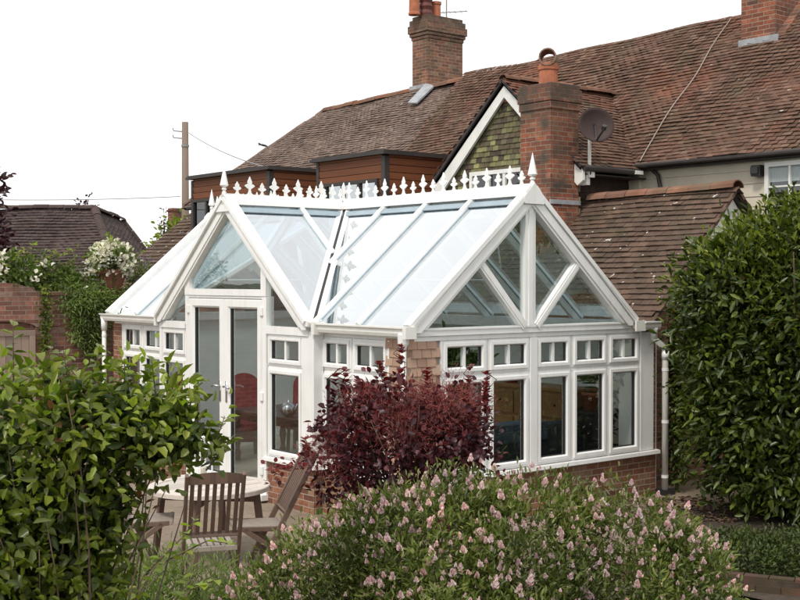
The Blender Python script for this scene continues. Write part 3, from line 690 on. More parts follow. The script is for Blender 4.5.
# ------------------------------------------------------------------ furniture inside
def dining_chair(loc, rz, label):
    t = thing('dining_chair', label, 'chair', (0,0,0), 'maroon dining chairs inside the conservatory')
    m = MB(); z0 = 0
    out = [(-.24,.45)]+[(-.25+.02*math.sin(k), .45+.05*k) for k in range(1, 11)]
    arch = [(.25*math.cos(a), 1.0+.20*math.sin(a)) for a in [math.pi*(1-k/12) for k in range(13)]]
    poly = [(-.23,.12),(-.25,.6)]+arch+[(.25,.6),(.23,.12)]
    m.prism([(x, .24+(z-.4)*.08, z) for x, z in poly], (0,.07,0)); m.build('backrest', M['maroon'], t)
    m = MB(); m.box(-.24,.24,-.25,.24,.36,.48); m.build('seat', M['maroon'], t, bevel=.02)
    for sx, sy in ((-1,-1),(1,-1),(-1,1),(1,1)):
        m = MB(); m.bar((sx*.2,sy*.2,.36),(sx*.21,sy*.21,0),.045,.045,(0,1,0)); m.build('leg', M['darkwood'], t)
    t.location = loc; t.rotation_euler = (0,0,rz); return t
c0 = dining_chair((1.45,5.88,.15), -.62, 'maroon arched chair at the table end, through the right-hand door leaf')
spots = [((.72,6.38,.15), -.45, 'maroon high-backed chair seen through the left-hand door leaf'),
         ((2.25,5.35,.15), R(-48), 'maroon chair on the far side of the dining table, behind the teapot'),
         ((2.2,4.0,.15), R(-95), 'maroon chair in the middle of the table side by the inner wall'),
         ((.75,1.60,.15), R(150), 'maroon chair behind the side wall window next to the dark red bush'),
         ((1.30,.95,.15), R(250), 'maroon chair behind the tiled corner pier, nearest the front gable windows')]
for l, r_, lb in spots:
    c = copy_tree(c0); c.location = l; c.rotation_euler = (0,0,r_); c['label'] = lb
t = thing('dining_table', 'dark wooden dining table with turned legs inside the French doors', 'table', (1.35,4.2,.15))
m = MB(); m.box(.85,1.85,3.05,5.35,.86,.91); m.build('table_top', M['darkwood'], t, bevel=.01)
for x, y in ((.95,3.2),(1.75,3.2),(.95,5.2),(1.75,5.2)):
    m = MB(); m.lathe([(.04,.15),(.05,.25),(.03,.32),(.055,.48),(.035,.6),(.05,.72),(.05,.86)], (x,y,0), 10); m.build('leg', M['darkwood'], t, smooth=True)
m = MB(); m.box(.93,1.77,3.15,5.25,.76,.855); m.build('apron', M['darkwood'], t)
t = thing('teapot', 'silver teapot standing on the dark dining table', 'teapot', (1.0,3.92,.912))
m = MB(); m.lathe([(.05,0),(.10,.03),(.125,.09),(.11,.15),(.06,.185),(.02,.195),(.022,.22),(.005,.235)], (1.0,3.92,.912), 16); m.build('body', M['metal'], t, smooth=True)
m = MB(); m.tube([(1.0,3.80,.97),(1.0,3.74,1.03),(1.0,3.70,1.10)], [.025,.018,.012], 8); m.build('spout', M['metal'], t, smooth=True)
m = MB(); m.tube([(1.0,4.03,.96),(1.0,4.10,.98),(1.0,4.11,1.06),(1.0,4.02,1.08)], .012, 6); m.build('handle', M['metal'], t, smooth=True)
t = thing('sideboard', 'honey-coloured wooden sideboard against the inner wall', 'sideboard', (3.95,1.8,.15))
m = MB(); m.box(3.70,4.19,1.05,2.75,.22,1.28); m.box(3.68,4.192,1.02,2.78,1.28,1.33); m.build('cabinet', M['oak'], t, bevel=.008)
for k in range(3):
    for z0, z1 in ((.28,.88),(.92,1.24)):
        y = 1.1+k*.54; m = MB(); m.box(3.675,3.698,y,y+.51,z0,z1); d = m.build('door' if z0 < .5 else 'drawer', M['oak'], t, bevel=.006)
        m = MB(); m.lathe([(.008,0),(.02,.02),(.014,.03)], (3.66,y+.25,(z0+z1)/2), 8); m.build('knob', M['darkwood'], d)
m = MB(); m.lathe([(.09,0),(.12,.04),(.13,.12),(.10,.13)], (3.92,2.45,1.332), 12)
tag(m.build('bowl', M['magenta'], None, smooth=True), 'magenta bowl standing on the wooden sideboard', 'bowl')
t = thing('sofa', 'dark charcoal sofa with a blue-grey throw, just inside the gable windows', 'sofa', (2.6,.95,.15))
m = MB(); m.box(1.7,3.45,.62,.86,.25,.98); m.build('backrest', M['sofa'], t, bevel=.06)
m = MB(); m.box(1.7,3.45,.87,1.5,.22,.58); m.build('seat', M['sofa'], t, bevel=.04)
for x in (1.58, 3.46): m = MB(); m.box(x,x+.12,.64,1.5,.22,.78); m.build('armrest', M['sofa'], t, bevel=.04)
m = MB(); m.box(1.75,2.75,.59,.89,.93,1.02); m.box(1.75,2.75,.585,.615,.78,.935)
tag(m.build('sheen', M['sheen'], None, bevel=.03), 'blue-grey throw painted as a strip along the back of the charcoal sofa', 'sheen')  # strip that paints the sofa's blue-grey top sheen as a colour
t = thing('plant_stand', 'low black cabinet under the potted fern in the corner', 'stand', (3.8,.75,.15))
m = MB(); m.box(3.5,4.05,.5,1.0,.15,1.05); m.build('cabinet', M['black'], t, bevel=.01); m = MB(); m.box(3.47,4.08,.47,1.02,1.05,1.08); m.build('top', M['black'], t)
t = thing('potted_fern', 'green arching fern in a terracotta pot on the black stand inside', 'potted plant', (3.72,.74,1.08))
m = MB(); m.lathe([(.08,0),(.115,.2),(.125,.2),(.125,.235),(.10,.235)], (3.72,.74,1.08), 14); m.build('pot', M['terracotta'], t, smooth=True)
pos, ax, nr = [], [], []
for k in range(34):
    a = random.uniform(0, 6.28); L = random.uniform(.18, .36)
    for j in range(9):
        s = j/9; p = Vector((3.72+math.cos(a)*L*s, .74+math.sin(a)*L*s, 1.32+.22*math.sin(s*2.6)))
        for sg in (-1, 1): pos.append(p); ax.append((math.cos(a+sg*1.1), math.sin(a+sg*1.1), .1)); nr.append((0,0,1))
leaf_mesh('fronds', M['l_fern'], t, np.array(pos), np.array(ax), np.array(nr, float), .07, .022)
t = thing('house_plant', 'bushy green house plant behind the upper gable windows', 'potted plant', (2.35,2.0,.15))
m = MB(); m.lathe([(.13,0),(.18,.35),(.19,.4),(.15,.4)], (2.35,2.0,.15), 14); m.build('pot', M['darkpot'], t, smooth=True)
E1 = [((2.35,2.0,1.55),(.4,.4,.55))]; p_, a_, n_ = sprays(E1, 120, 8, .07, (.2, 1)); leaf_mesh('foliage', M['l_box_shaded'], t, p_, a_, n_, .14, .06)
m = MB(); m.tube([(2.35,2.0,.5),(2.36,2.02,1.5)], .02, 6); m.build('stem', M['bark'], t)

# ================================================================== HOUSE
house = thing('house', 'long old house with mossy red tile roofs, timber-clad bays and brick chimneys', 'house', (8, 5, 0))
def hp(name, mat, fn, **k): return part(name, mat, fn, house, **k)
XW, EZ, XRG = 7.5, 4.80, 10.0
def rz(y): return 7.47-.019*(y-2.8)
YS, YH = -6.0, 15.6
eave = 7.28; ez = EZ-.06
hip_e = (7.28, 18.3, ez); hip_r = (XRG, YH, rz(YH))
hp('wall', M['boardcream'], lambda m: m.box(XW, 12.4, YS+.2, 3.25, 0, EZ+.02))
hp('wall', M['cream'], lambda m: m.box(XW+.004, 12.4, 3.25, 18, 0, EZ+.02))
hp('weatherboard', M['boardcream'], lambda m: [m.obox((XW-.008, -1.4, 3.0+k*.2), (.008,0,-.0), (0,4.6,0), (.006,0,.098)) for k in range(9)])
# main roof
front = [(eave,YS,ez),(eave,hip_e[1],ez),hip_r,(XRG,YS,rz(YS))]
def roofslab(m):
    slab(m, front, .08)
    slab(m, [(12.72,YS,ez),(12.72,18.3,ez),hip_r,(XRG,YS,rz(YS))][::-1], .08)
    slab(m, [hip_e,(12.72,18.3,ez),hip_r], .08)
hp('roof_deck', M['fascia'], roofslab)
front_t = [(eave-.03,hip_e[1]+.05,ez-.03),(eave-.03,YS,ez-.03),(XRG,YS,rz(YS)),hip_r]
# two coverings: grey weathered tiles towards the far end, redder tiles on the near part
def split(y0, y1): return [(eave-.03,y1,ez-.03),(eave-.03,y0,ez-.03),(XRG,y0,rz(y0)),(XRG,y1,rz(y1))]
tile_field('roof_tiles', M['tile'], house, split(YS, 9.9), .09, .15, .015, .008, .03)
tile_field('roof_tiles', M['tilefar'], house, [(eave-.03,18.33,ez-.03),(eave-.03,9.9,ez-.03),(XRG,9.9,rz(9.9)),hip_r], .09, .15, .015, .008, .03)
tile_field('roof_tiles', M['tilefar'], house, [(12.7,18.33,ez-.03),(eave,18.33,ez-.03),hip_r], .105, .17, .016, .008, .01)
ridge_tiles('ridge_tiles', M['ridge'], house, (XRG,YS,rz(YS)+.025), (XRG,YH,rz(YH)+.025), .15, .45)
ridge_tiles('hip_tiles', M['tilefar'], house, Vector(hip_r)+Vector((0,0,.05)), Vector(hip_e)+Vector((0,0,.06)), .11, .3)
hp('gutter', M['fascia'], lambda m: (m.tube([(eave-.05,YS,ez-.03),(eave-.05,3.1,ez-.03)], .04, 8), m.box(eave+.06,XW,YS,3.1,ez-.10,ez-.07), m.tube([(eave-.05,6.2,ez-.03),(eave-.05,18,ez-.03)], .055, 8)))
hp('drainpipe', M['fascia'], lambda m: m.tube([(7.40,2.75,4.68),(7.42,2.6,4.55),(7.44,2.55,4.3),(7.44,2.55,1.5)], .035, 8), smooth=True)
hp('wall_strip', M['cream'], lambda m: m.box(7.43,7.498,3.0,3.24,0,EZ-.2))
# cross wing with the tile-hung gable
GY, GX, GZ = 4.67, 6.0, 6.22; GH = 1.80; GE = 4.62
gs = (GZ-GE)/GH
hp('wall', M['hungdark'], lambda m: m.box(GX+.03, XW, 3.26, 6.08, 0, 4.72))
hp('wall', M['hungdark'], lambda m: m.prism([(GX+.03,3.2,4.6),(GX+.03,6.14,4.6),(GX+.03,GY,GZ-.1)], (.2,0,0)))
tile_field('hung_tiles', M['hung'], house, [(GX+.01,6.3,3.6),(GX+.01,3.04,3.6),(GX+.01,3.04,4.75),(GX+.01,GY,6.15),(GX+.01,6.3,4.75)], .092, .14, .014, .005, 0,
           holes=lambda u, v: .62 < u < 2.05 and v < 1.12)
tile_field('hung_tiles', M['hungdark'], house, [(GX+.02,3.24,3.0),(XW,3.24,3.0),(XW,3.24,4.72),(GX+.02,3.24,4.72)], .115, .17, .014, .004, 0)
xr = eave+(GZ-ez)/((rz(5)-ez)/(XRG-eave))
def gz(y): return GZ-abs(y-GY)*gs
ly = GY-GH; vx = eave+(gz(ly)-ez)/((rz(5)-ez)/(XRG-eave))
hp('roof_deck', M['fascia'], lambda m: (slab(m, [(GX-.1,ly,GE),(eave+.02,ly,GE),(xr,GY,GZ),(GX-.1,GY,GZ)], .06), slab(m, [(GX-.1,2*GY-ly,GE),(eave+.02,2*GY-ly,GE),(xr,GY,GZ),(GX-.1,GY,GZ)][::-1], .06)))
tile_field('roof_tiles', M['tile'], house, [(GX-.14,ly,GE),(eave-.02,ly,GE),(xr+.12,GY,GZ),(GX-.14,GY,GZ)], .09, .15, .015, .008, .02)
tile_field('roof_tiles', M['tile'], house, [(eave-.02,2*GY-ly,GE),(GX-.14,2*GY-ly,GE),(GX-.14,GY,GZ),(xr+.12,GY,GZ)], .09, .15, .015, .008, .02)
ridge_tiles('ridge_tiles', M['ridge'], house, (GX-.14,GY,GZ+.05), (xr+.1,GY,GZ+.05), .11, .33)
def gbarge(m):
    for sg in (-1, 1):
        k = .26; m.prism([(GX-.10, GY+sg*a, z) for a, z in ((0,GZ-.03),(GH,GE-.03),(GH,GE-.03-k*.7),(GH-.12,GE-.16-k*.5),(0,GZ-.03-k))], (.05,0,0))
hp('bargeboard', M['barge'], gbarge)
hp('verge', M['fascia'], lambda m: [m.bar((GX-.13,GY,GZ+.0),(GX-.13,GY+sg*GH,GE+.0),.05,.05,(-1,0,0)) for sg in (-1,1)])
hp('gutter', M['fascia'], lambda m: (m.tube([(GX-.1,ly-.03,GE-.02),(eave,ly-.03,GE-.02)], .05, 8), m.box(GX,XW,ly+.02,3.24,GE-.12,GE-.1)))
hp('gutter_outlet', M['barge'], lambda m: m.box(eave-.20,eave-.02,ly-.10,ly-.02,GE-.06,GE+.0))
FG = Frame((GX+.0,0,0), (0,1,0), (-1,0,0))
def hwin(F, u0, u1, z0, z1, nu, nz, mat_frame, thick=.05, glass=None, bars=.022):
    m = MB(); F.ring(m, u0, u1, z0, z1, [(0,-.08),(0,.03),(thick,.03),(thick,-.02)])
    for k in range(1, nu): u = u0+thick+(u1-u0-2*thick)*k/nu; F.box(m, u-bars, u+bars, -.03, .022, z0+thick, z1-thick)
    for k in range(1, nz): z = z0+thick+(z1-z0-2*thick)*k/nz; F.box(m, u0+thick, u1-thick, -.03, .018, z-bars*.8, z+bars*.8)
    o = m.build('window', mat_frame, house)
    p = MB(); p.poly([F.P(u0+thick*.9,-.02,z0+thick*.9), F.P(u1-thick*.9,-.02,z0+thick*.9), F.P(u1-thick*.9,-.02,z1-thick*.9), F.P(u0+thick*.9,-.02,z1-thick*.9)]); p.build('pane', glass or M['hglass'], o)
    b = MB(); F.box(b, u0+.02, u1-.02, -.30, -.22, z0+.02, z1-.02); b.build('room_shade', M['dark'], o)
    return o
hwin(FG, 4.28, 5.62, 3.9, 4.72, 3, 1, M['barge'], .07, None, .035)
hp('gable_niche', M['terracotta'], lambda m: (m.prism([(GX-.005,GY+a,5.86+b) for a, b in ((-.11,0),(.11,0),(.10,.10),(0,.17),(-.10,.10))], (-.03,0,0))))
# timber-clad bays
def bay(y0, y1, xf, zt, zw, wins, split_faces=True):
    hp('wall', M['fascia'], lambda m: m.box(xf+.03, XW-.01, y0+.03, y1-.03, 0, zt-.10))
    def boards(m):
        z = 3.2; k = 0
        while z < zt-.12:
            for a, b in (([y0+.09, y1-.06]),):
                m.obox((xf+.012,(a+b)/2,z+.065), (.012,0,0), (0,(b-a)/2,0), (-.010,0,.060))
            m.obox(((xf+.08+XW)/2,y0+.012,z+.065), ((XW-xf-.12)/2,0,0), (0,.012,0), (0,-.010,.060)); z += .135
    hp('cladding', M['clad'], boards)
    hp('corner_trim', M['fascia'], lambda m: m.box(xf-.02,xf+.09,y0-.02,y0+.09,3.2,zt-.11))
    hp('corner_trim', M['fascia'], lambda m: m.box(xf-.015,xf+.06,y1-.07,y1+.01,3.2,zt-.11))
    hp('bay_roof', M['fascia'], lambda m: (m.box(xf-.10,xf+2.75,y0-.10,y1+.12,zt-.085,zt-.035), m.box(xf-.07,xf+2.72,y0-.07,y1+.09,zt-.035,zt+.0)))
    F = Frame((xf-.035,0,0), (0,1,0), (-1,0,0))
    for a, b, z0, z1, nu in wins: hwin(F, a, b, z0, z1, nu, 1, M['fascia'], .06, M['hglass'] if y0 > 9 else M['skyglass'], .035)
M['skyglass'] = glass_mat('sky_glass', (.06, .08, .09), (.9, .96, 1), .5, 1.0)
bay(7.24, 9.40, 5.35, 5.22, 4.70, [(7.40,9.1,3.7,4.70,3)])
bay(11.2, 14.5, 5.40, 5.22, 4.7, [(13.15,14.38,3.6,4.66,2)])
# house window and fittings on the cream wall
FW = Frame((XW-.065,0,0), (0,1,0), (-1,0,0))
hwin(FW, -1.0, .56, 3.55, 4.60, 4, 3, M['barge'], .07, M['blindglass'], .016)
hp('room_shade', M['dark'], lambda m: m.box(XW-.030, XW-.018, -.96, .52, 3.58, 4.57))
hp('window_blind', M['inwall'], lambda m: m.box(XW-.045, XW-.035, -.94, .5, 4.30, 4.56))
# single storey tiled wing beside the conservatory
WX, WN, WF, WE = 6.3, .30, 7.0, 4.40
def wz(y): return 4.16-.018*(y-.3)
hp('roof_deck', M['fascia'], lambda m: (slab(m, [(WE,WN,2.26),(WE,WF,2.26),(WX,WF,wz(WF)),(WX,WN,wz(WN))], .07), slab(m, [(WX,WN,wz(WN)),(WX,WF,wz(WF)),(XW-.01,WF,2.95),(XW-.01,WN,2.95)], .07)))
tile_field('roof_tiles', M['tilewing'], house, [(WE-.02,WF,2.24),(WE-.02,WN-.04,2.24),(WX,WN-.04,wz(WN)),(WX,WF,wz(WF))], .108, .17, .018, .008, .015)
tile_field('roof_tiles', M['tilewing'], house, [(XW,WN-.04,2.95),(XW,WF,2.95),(WX,WF,wz(WF)),(WX,WN-.04,wz(WN))], .108, .17, .018, .008, .015)
ridge_tiles('ridge_tiles', M['ridge'], house, (WX,WN-.06,wz(WN)+.025), (WX,3.04,wz(3.04)+.025), .14, .36)
ridge_tiles('ridge_tiles', M['ridge'], house, (WX,3.75,wz(3.75)+.06), (WX,WF,wz(WF)+.06), .13, .36)
hp('wall', M['barge'], lambda m: m.prism([(WE+.42,WN+.06,2.5),(XW-.01,WN+.06,2.5),(XW-.01,WN+.06,2.82),(WX,WN+.06,4.02)], (0,.2,0)))
hp('wall', M['wallbrick'], lambda m: m.prism([(WE+.12,WN+.06,0),(XW-.01,WN+.06,0),(XW-.01,WN+.06,2.495),(WE+.42,WN+.06,2.495),(WE+.12,WN+.06,2.22)], (0,.2,0)))
hp('verge', M['tilewing'], lambda m: (m.bar((WE,WN-.03,2.22),(WX,WN-.03,wz(WN)-.02),.05,.06,(0,-1,0)), m.bar((WX,WN-.03,wz(WN)-.02),(XW,WN-.03,2.92),.05,.06,(0,-1,0))))
hp('wall', M['cream'], lambda m: m.box(4.42, 7.4, .9, 7.3, 0, 2.2))
# chimneys
def chimney(x0, x1, y0, y1, z0, z1, mat, caps, label=None):
    m = MB(); m.box(x0, x1, y0, y1, z0, z1)
    for g, za, zb in caps: m.box(x0-g, x1+g, y0-g, y1+g, za, zb)
    c = m.build('chimney', mat, house, bevel=.006)
    if label: c['label'] = label
    return c
def pot(c, x, y, z, h, r, mat, rings=()):
    m = MB(); pr = [(r*1.1,0),(r*1.12,.04),(r,.06),(r*.95,h-.08),(r*1.12,h-.06),(r*1.12,h),(r*.85,h),(r*.85,h-.12)]
    if rings: pr = [(r*1.05,0)]+[(r*(1.15 if i % 2 else .92), h*i/11) for i in range(1, 11)]+[(r*1.1,h),(r*.8,h)]
    m.lathe(pr, (x,y,z), 14); return m.build('chimney_pot', mat, c, smooth=False)
c1 = chimney(9.46, 10.57, 11.4, 11.96, 6.4, 9.06, M['oldbrick'], [(.02,8.50,8.575),(.05,8.58,8.655),(.08,8.66,8.84),(.05,8.845,8.97)], 'tall weathered brick chimney astride the main ridge')
c1.location += Vector((.46, 0, 0))
m = MB(); m.prism([(9.84,11.32,8.80),(11.12,11.32,8.80),(10.98,11.5,8.93),(9.98,11.5,8.93)], (0,.60,0)); pass
pot(c1, 9.75, 11.68, 9.05, .62, .13, M['terracotta']).location
pot(c1, 10.10, 11.68, 9.05, .9, .15, M['darkpot'], True); pot(c1, 10.42, 11.68, 9.05, .40, .12, M['terracotta'])
hp('flashing', M['lead'], lambda m: (m.bar((9.50,11.37,6.80),(10.4,11.37,7.36),.02,.22,(0,0,1)) if False else m.prism([(9.35,11.10,6.86),(9.90,11.10,7.32),(9.90,11.42,7.40),(9.35,11.42,6.90)], (-.02,0,.03)), m.box(9.86,9.915,11.36,12.0,7.10,7.42)))
c2 = chimney(5.35, 6.0, 3.05, 3.72, 0, 5.93, M['chimbrick'], [(.018,5.52,5.64),(.035,5.645,5.85),(.012,5.855,5.93)], 'square brick chimney in front of the tile-hung gable')
m = MB(); m.lathe([(.19,0),(.155,.02),(.150,.24),(.168,.25),(.170,.31),(.15,.32)], (5.62,3.36,5.93), 18); m.build('chimney_pot', M['terracotta'], c2, smooth=False)
m = MB(); nn_ = 16; pts = []
for a0, r_ in ((0, .142),):
    d = Vector((.78,.62,-.06)); s = Vector((.60,-.80,0)); uu_ = s.cross(d).normalized()*-1; uu_ = uu_ if uu_.z > 0 else -uu_
    for e in (-.17, .17):
        for rr in (r_, r_-.022):
            for k in range(nn_): t_ = 2*math.pi*k/nn_; pts.append(Vector((5.62,3.36,6.36))+d*e+s*math.cos(t_)*rr+uu_*math.sin(t_)*rr)
fs = []
for k in range(nn_):
    j = (k+1) % nn_; fs += [(k,j,32+j,32+k), (16+k,48+k,48+j,16+j), (k,16+k,16+j,j), (32+k,32+j,48+j,48+k)]
m.add(pts, fs); m.build('chimney_cowl', M['bronze'], c2, smooth=False)
m = MB(); m.lathe([(.155,0),(.14,.05)], (5.62,3.36,6.235), 16); m.build('cowl_collar', M['terracotta'], c2)
hp('flashing', M['lead'], lambda m: (m.box(5.33,6.03,3.03,3.05,4.02,4.09), m.box(5.325,5.35,3.05,3.74,3.9,3.97)))
c3 = chimney(9.2, 10.3, 1.58, 2.25, 6.2, 8.4, M['chimbrickhigh'], [], 'broad brick chimney at the top right of the main roof')
hp('flashing', M['lead'], lambda m: (m.box(9.165,9.197,1.50,2.28,6.62,6.93), m.prism([(9.03,1.45,6.62),(9.03,2.3,6.62),(9.19,2.3,6.76),(9.19,1.45,6.76)], (-.015,0,.02))))
hp('chimney_shoulder', M['chimbrickhigh'], lambda m: m.prism([(9.28,1.42,6.62),(9.28,1.58,6.62),(9.28,1.58,6.98),(9.28,1.42,6.98)], (.9,0,.86)))
# small fittings on the house
m = MB(); m.box(7.34,7.48,.60,.76,4.40,4.57); m.box(7.30,7.34,.615,.745,4.43,4.54)
tag(m.build('security_light', M['black'], None, bevel=.01), 'small black security light under the eaves of the cream wall', 'light')
q_ = split(YS, 9.9); o_ = Vector(q_[0]); u_ = (Vector(q_[1])-o_).normalized(); n_c = u_.cross(Vector(q_[2])-o_).normalized(); v_c = n_c.cross(u_).normalized(); n_c = n_c if n_c.z > 0 else -n_c
pts = []
for k in range(61):
    a_ = k/60; cv = .05+a_*3.72; cu = 9.9-2.83-.03*math.sin(a_*9)-.03*a_
    h_ = .016*1.9+.03*(math.sin(cu*.9+cv*.6)+.6*math.sin(cu*2.3-cv*1.7)+.4*math.sin(cv*4.1+cu*.3))+.024
    pts.append(o_+u_*cu+v_c*cv+n_c*h_)
m = MB(); m.tube(pts, .010, 5); tag(m.build('aerial_cable', M['cable'], None), 'pale cable running diagonally up the red tile roof', 'cable')
dish = thing('satellite_dish', 'dark oval satellite dish mounted beside the brick chimney', 'satellite dish', (6.06,2.98,4.6))
m = MB(); cc = Vector((5.96,2.66,5.26)); ax_ = Vector((-.45,-.88,.12)).normalized(); s1 = ax_.cross(Vector((0,0,1))).normalized(); s2 = s1.cross(ax_)
vs = []; fs = []; NR, NS = 6, 28
for i in range(NR+1):
    for k in range(NS):
        r_ = .30*i/NR; t_ = 2*math.pi*k/NS; vs.append(cc+s1*math.cos(t_)*r_*.98+s2*math.sin(t_)*r_*.92+ax_*(.13*(r_/.3)**2*.8-.06))
for i in range(NR):
    for k in range(NS): fs.append((i*NS+k, i*NS+(k+1)%NS, (i+1)*NS+(k+1)%NS, (i+1)*NS+k))
m.add(vs, fs); o = m.build('reflector', M['dish'], dish, smooth=True); sm = o.modifiers.new('solid', 'SOLIDIFY'); sm.thickness = .012
m = MB(); m.tube([cc-ax_*.05, cc+ax_*.02-s2*.25, cc+ax_*.34-s2*.15], .016, 6); m.build('feed_arm', M['black'], dish)
m = MB(); m.tube([cc+ax_*.32-s2*.15, cc+ax_*.37-s2*.10], .04, 8); m.build('receiver', M['black'], dish)
m = MB(); m.tube([cc-ax_*.06, (6.07,2.86,5.22)], .022, 6); m.tube([(6.05,2.9,5.22),(6.02,3.04,5.2)], .02, 6); m.build('bracket', M['black'], dish)
m = MB(); m.box(6.05,6.085,2.86,2.90,4.5,5.42); m.box(6.04,6.17,2.86,2.91,4.46,4.55); m.box(6.02,6.10,2.90,3.05,4.34,4.62); m.build('mounting_pole', M['barge'], dish)

bd = thing('bird', 'small dark bird perched on the sloping hip of the far roof end', 'bird', (8.86,16.74,6.30)); BIRD = bd
m = MB(); m.tube([(8.60,17.02,6.46),(8.70,16.92,6.46),(8.78,16.84,6.44),(8.88,16.74,6.40),(8.98,16.64,6.34)], [.012,.045,.062,.05,.015], 8); m.tube([(8.70,16.92,6.46),(8.64,16.98,6.53),(8.61,17.01,6.54)], [.035,.04,.012], 8); m.tube([(8.61,17.01,6.54),(8.56,17.06,6.53)], [.012,.002], 6)
m.tube([(8.84,16.78,6.40),(8.85,16.77,6.30)], .008, 5); m.build('body', M['black'], bd, smooth=True); bd.scale = (.55,.55,.55)
ta = thing('tv_aerial', 'thin television aerial rising beside the tall chimney pots', 'aerial', (10.75,11.7,8.3))
m = MB(); m.tube([(10.95,11.9,8.0),(10.95,11.9,9.75)], .018, 6); m.build('mast', M['wire'], ta)
m = MB(); m.tube([(10.65,12.3,9.32),(11.25,11.5,9.32)], .012, 5); [m.tube([(10.65+.6*k/7-.12,12.3-.8*k/7-.09,9.32),(10.65+.6*k/7+.12,12.3-.8*k/7+.09,9.32)], .007, 4) for k in range(8)]; m.build('elements', M['wire'], ta)
# ================================================================== OTHER BUILDINGS, POLE, WIRES
ob_ = thing('outbuilding', 'low outbuilding with a brown tiled roof beyond the conservatory', 'outbuilding', (5.5,15,0))
m = MB(); slab(m, [(3.3,13.4,2.1),(3.3,16.2,2.1),(6.6,16.2,4.62),(6.6,13.4,4.62)], .08); m.build('roof_deck', M['fascia'], ob_)
tile_field('roof_tiles', M['tilewing'], ob_, [(3.28,16.25,2.09),(3.28,13.3,2.09),(6.6,13.3,4.62),(6.6,16.25,4.62)], .14, .19, .018, .008, .01)
m = MB(); m.box(3.6,7.4,13.5,16.1,0,2.1); m.build('wall', M['wallbrick'], ob_)
m = MB(); m.prism([(3.6,16.1,2.1),(6.6,16.1,2.1),(6.6,16.1,4.5)], (0,-.2,0)); m.build('gable_wall', M['wallbrick'], ob_)
nb = thing('neighbouring_house', 'neighbouring house with a dark brown hipped tile roof behind the garden wall', 'house', (2.5,22,0))
# frame of the neighbour roof: r = across the view, b = away from it
fw = Vector((math.cos(YAW), math.sin(YAW), 0)); rt = Vector((math.sin(YAW), -math.cos(YAW), 0))
def at(lat, dep, z): return Vector((CAM.x, CAM.y, 0))+rt*lat+fw*dep+Vector((0,0,z))
ra, rb = at(-14, 32.5, 4.72), at(-8.26, 32.5, 4.72); ea, eb = at(-14, 28.6, 1.4), at(-6.2, 28.6, 1.4)
def onplane(px, py, A, B, Cc):   # point of the plane A B C in a given direction from the garden
    n_ = (B-A).cross(Cc-A); l_, k_ = (px-400)/1200, -(py-280)/1200; d_ = rt*l_+fw+Vector((0,0,k_)); return CAM+d_*((A-CAM).dot(n_)/d_.dot(n_))
k1 = at(-7.95, 34.4, 4.50); k2 = onplane(149, 256, eb, rb, k1); k0 = onplane(156, 285, eb, rb, k1)
m = MB(); slab(m, [ea, eb, rb, ra], .1); slab(m, [eb, k0, k2, k1, rb], .1); m.build('roof_deck', M['fascia'], nb)
tile_field('roof_tiles', M['tiledark'], nb, [ea, eb, rb, ra], .12, .19, .018, .008, .03)
tile_field('roof_tiles', M['tiledark'], nb, [eb, k0, k2, k1, rb], .12, .19, .018, .008, .0)
ridge_tiles('verge_tiles', M['tiledark'], nb, rb+Vector((0,0,.04)), k1+Vector((0,0,.04)), .13, .4); ridge_tiles('verge_tiles', M['tiledark'], nb, k1+Vector((0,0,.04)), k2+Vector((0,0,.04)), .13, .4)
ridge_tiles('ridge_tiles', M['tiledark'], nb, ra+Vector((0,0,.06)), rb+Vector((0,0,.06)), .13, .4); ridge_tiles('hip_tiles', M['tiledark'], nb, rb+Vector((0,0,.05)), eb+Vector((0,0,.05)), .12, .35)
m = MB(); m.prism([at(-14,29.2,0), at(-6.6,29.2,0), at(-6.4,36,0), at(-14,36,0)], (0,0,1.5)); m.build('wall', M['wallbrick'], nb)
pl = thing('utility_pole', 'tall wooden utility pole standing behind the outbuilding roof', 'pole', (8.87,21.07,0))
m = MB(); m.tube([(8.87,21.07,-.1),(8.87,21.07,7.42)], [.13,.095], 10); m.build('post', M['polewood'], pl, smooth=True)
for z in (7.15, 6.95):
    m = MB(); m.tube([(8.80,21.14,z),(8.62,21.30,z+.02),(8.60,21.32,z+.1)], .018, 6); m.build('insulator', M['wire'], pl)
m = MB(); m.tube([(8.87,21.07,6.7),(8.87,21.07,6.76)], .115, 10); m.build('pole_band', M['wire'], pl)
def wire(name, a, b, sagz, label, r=.012):
    a, b = Vector(a), Vector(b); P = [a.lerp(b, k/16)+Vector((0,0,-sagz*4*(k/16)*(1-k/16))) for k in range(17)]
    m = MB(); m.tube(P, r, 5); tag(m.build(name, M['wire'], None), label, 'cable')
wire('overhead_cable', (8.95,20.98,7.1), (5.8,11.9,5.25), .10, 'thin cable drooping from the pole top to the house')
wire('overhead_cable', at(-14.5,31,5.02), (8.72,21.1,5.25), .12, 'thin level cable crossing the sky left of the utility pole')
m = MB(); m.box(9.6,9.95,23.2,23.5,3.0,5.05); m.box(9.57,9.98,23.17,23.53,4.95,5.0)
tag(m.build('distant_chimney', M['chimbrick'], None), 'small far-off chimney just left of the utility pole', 'chimney')

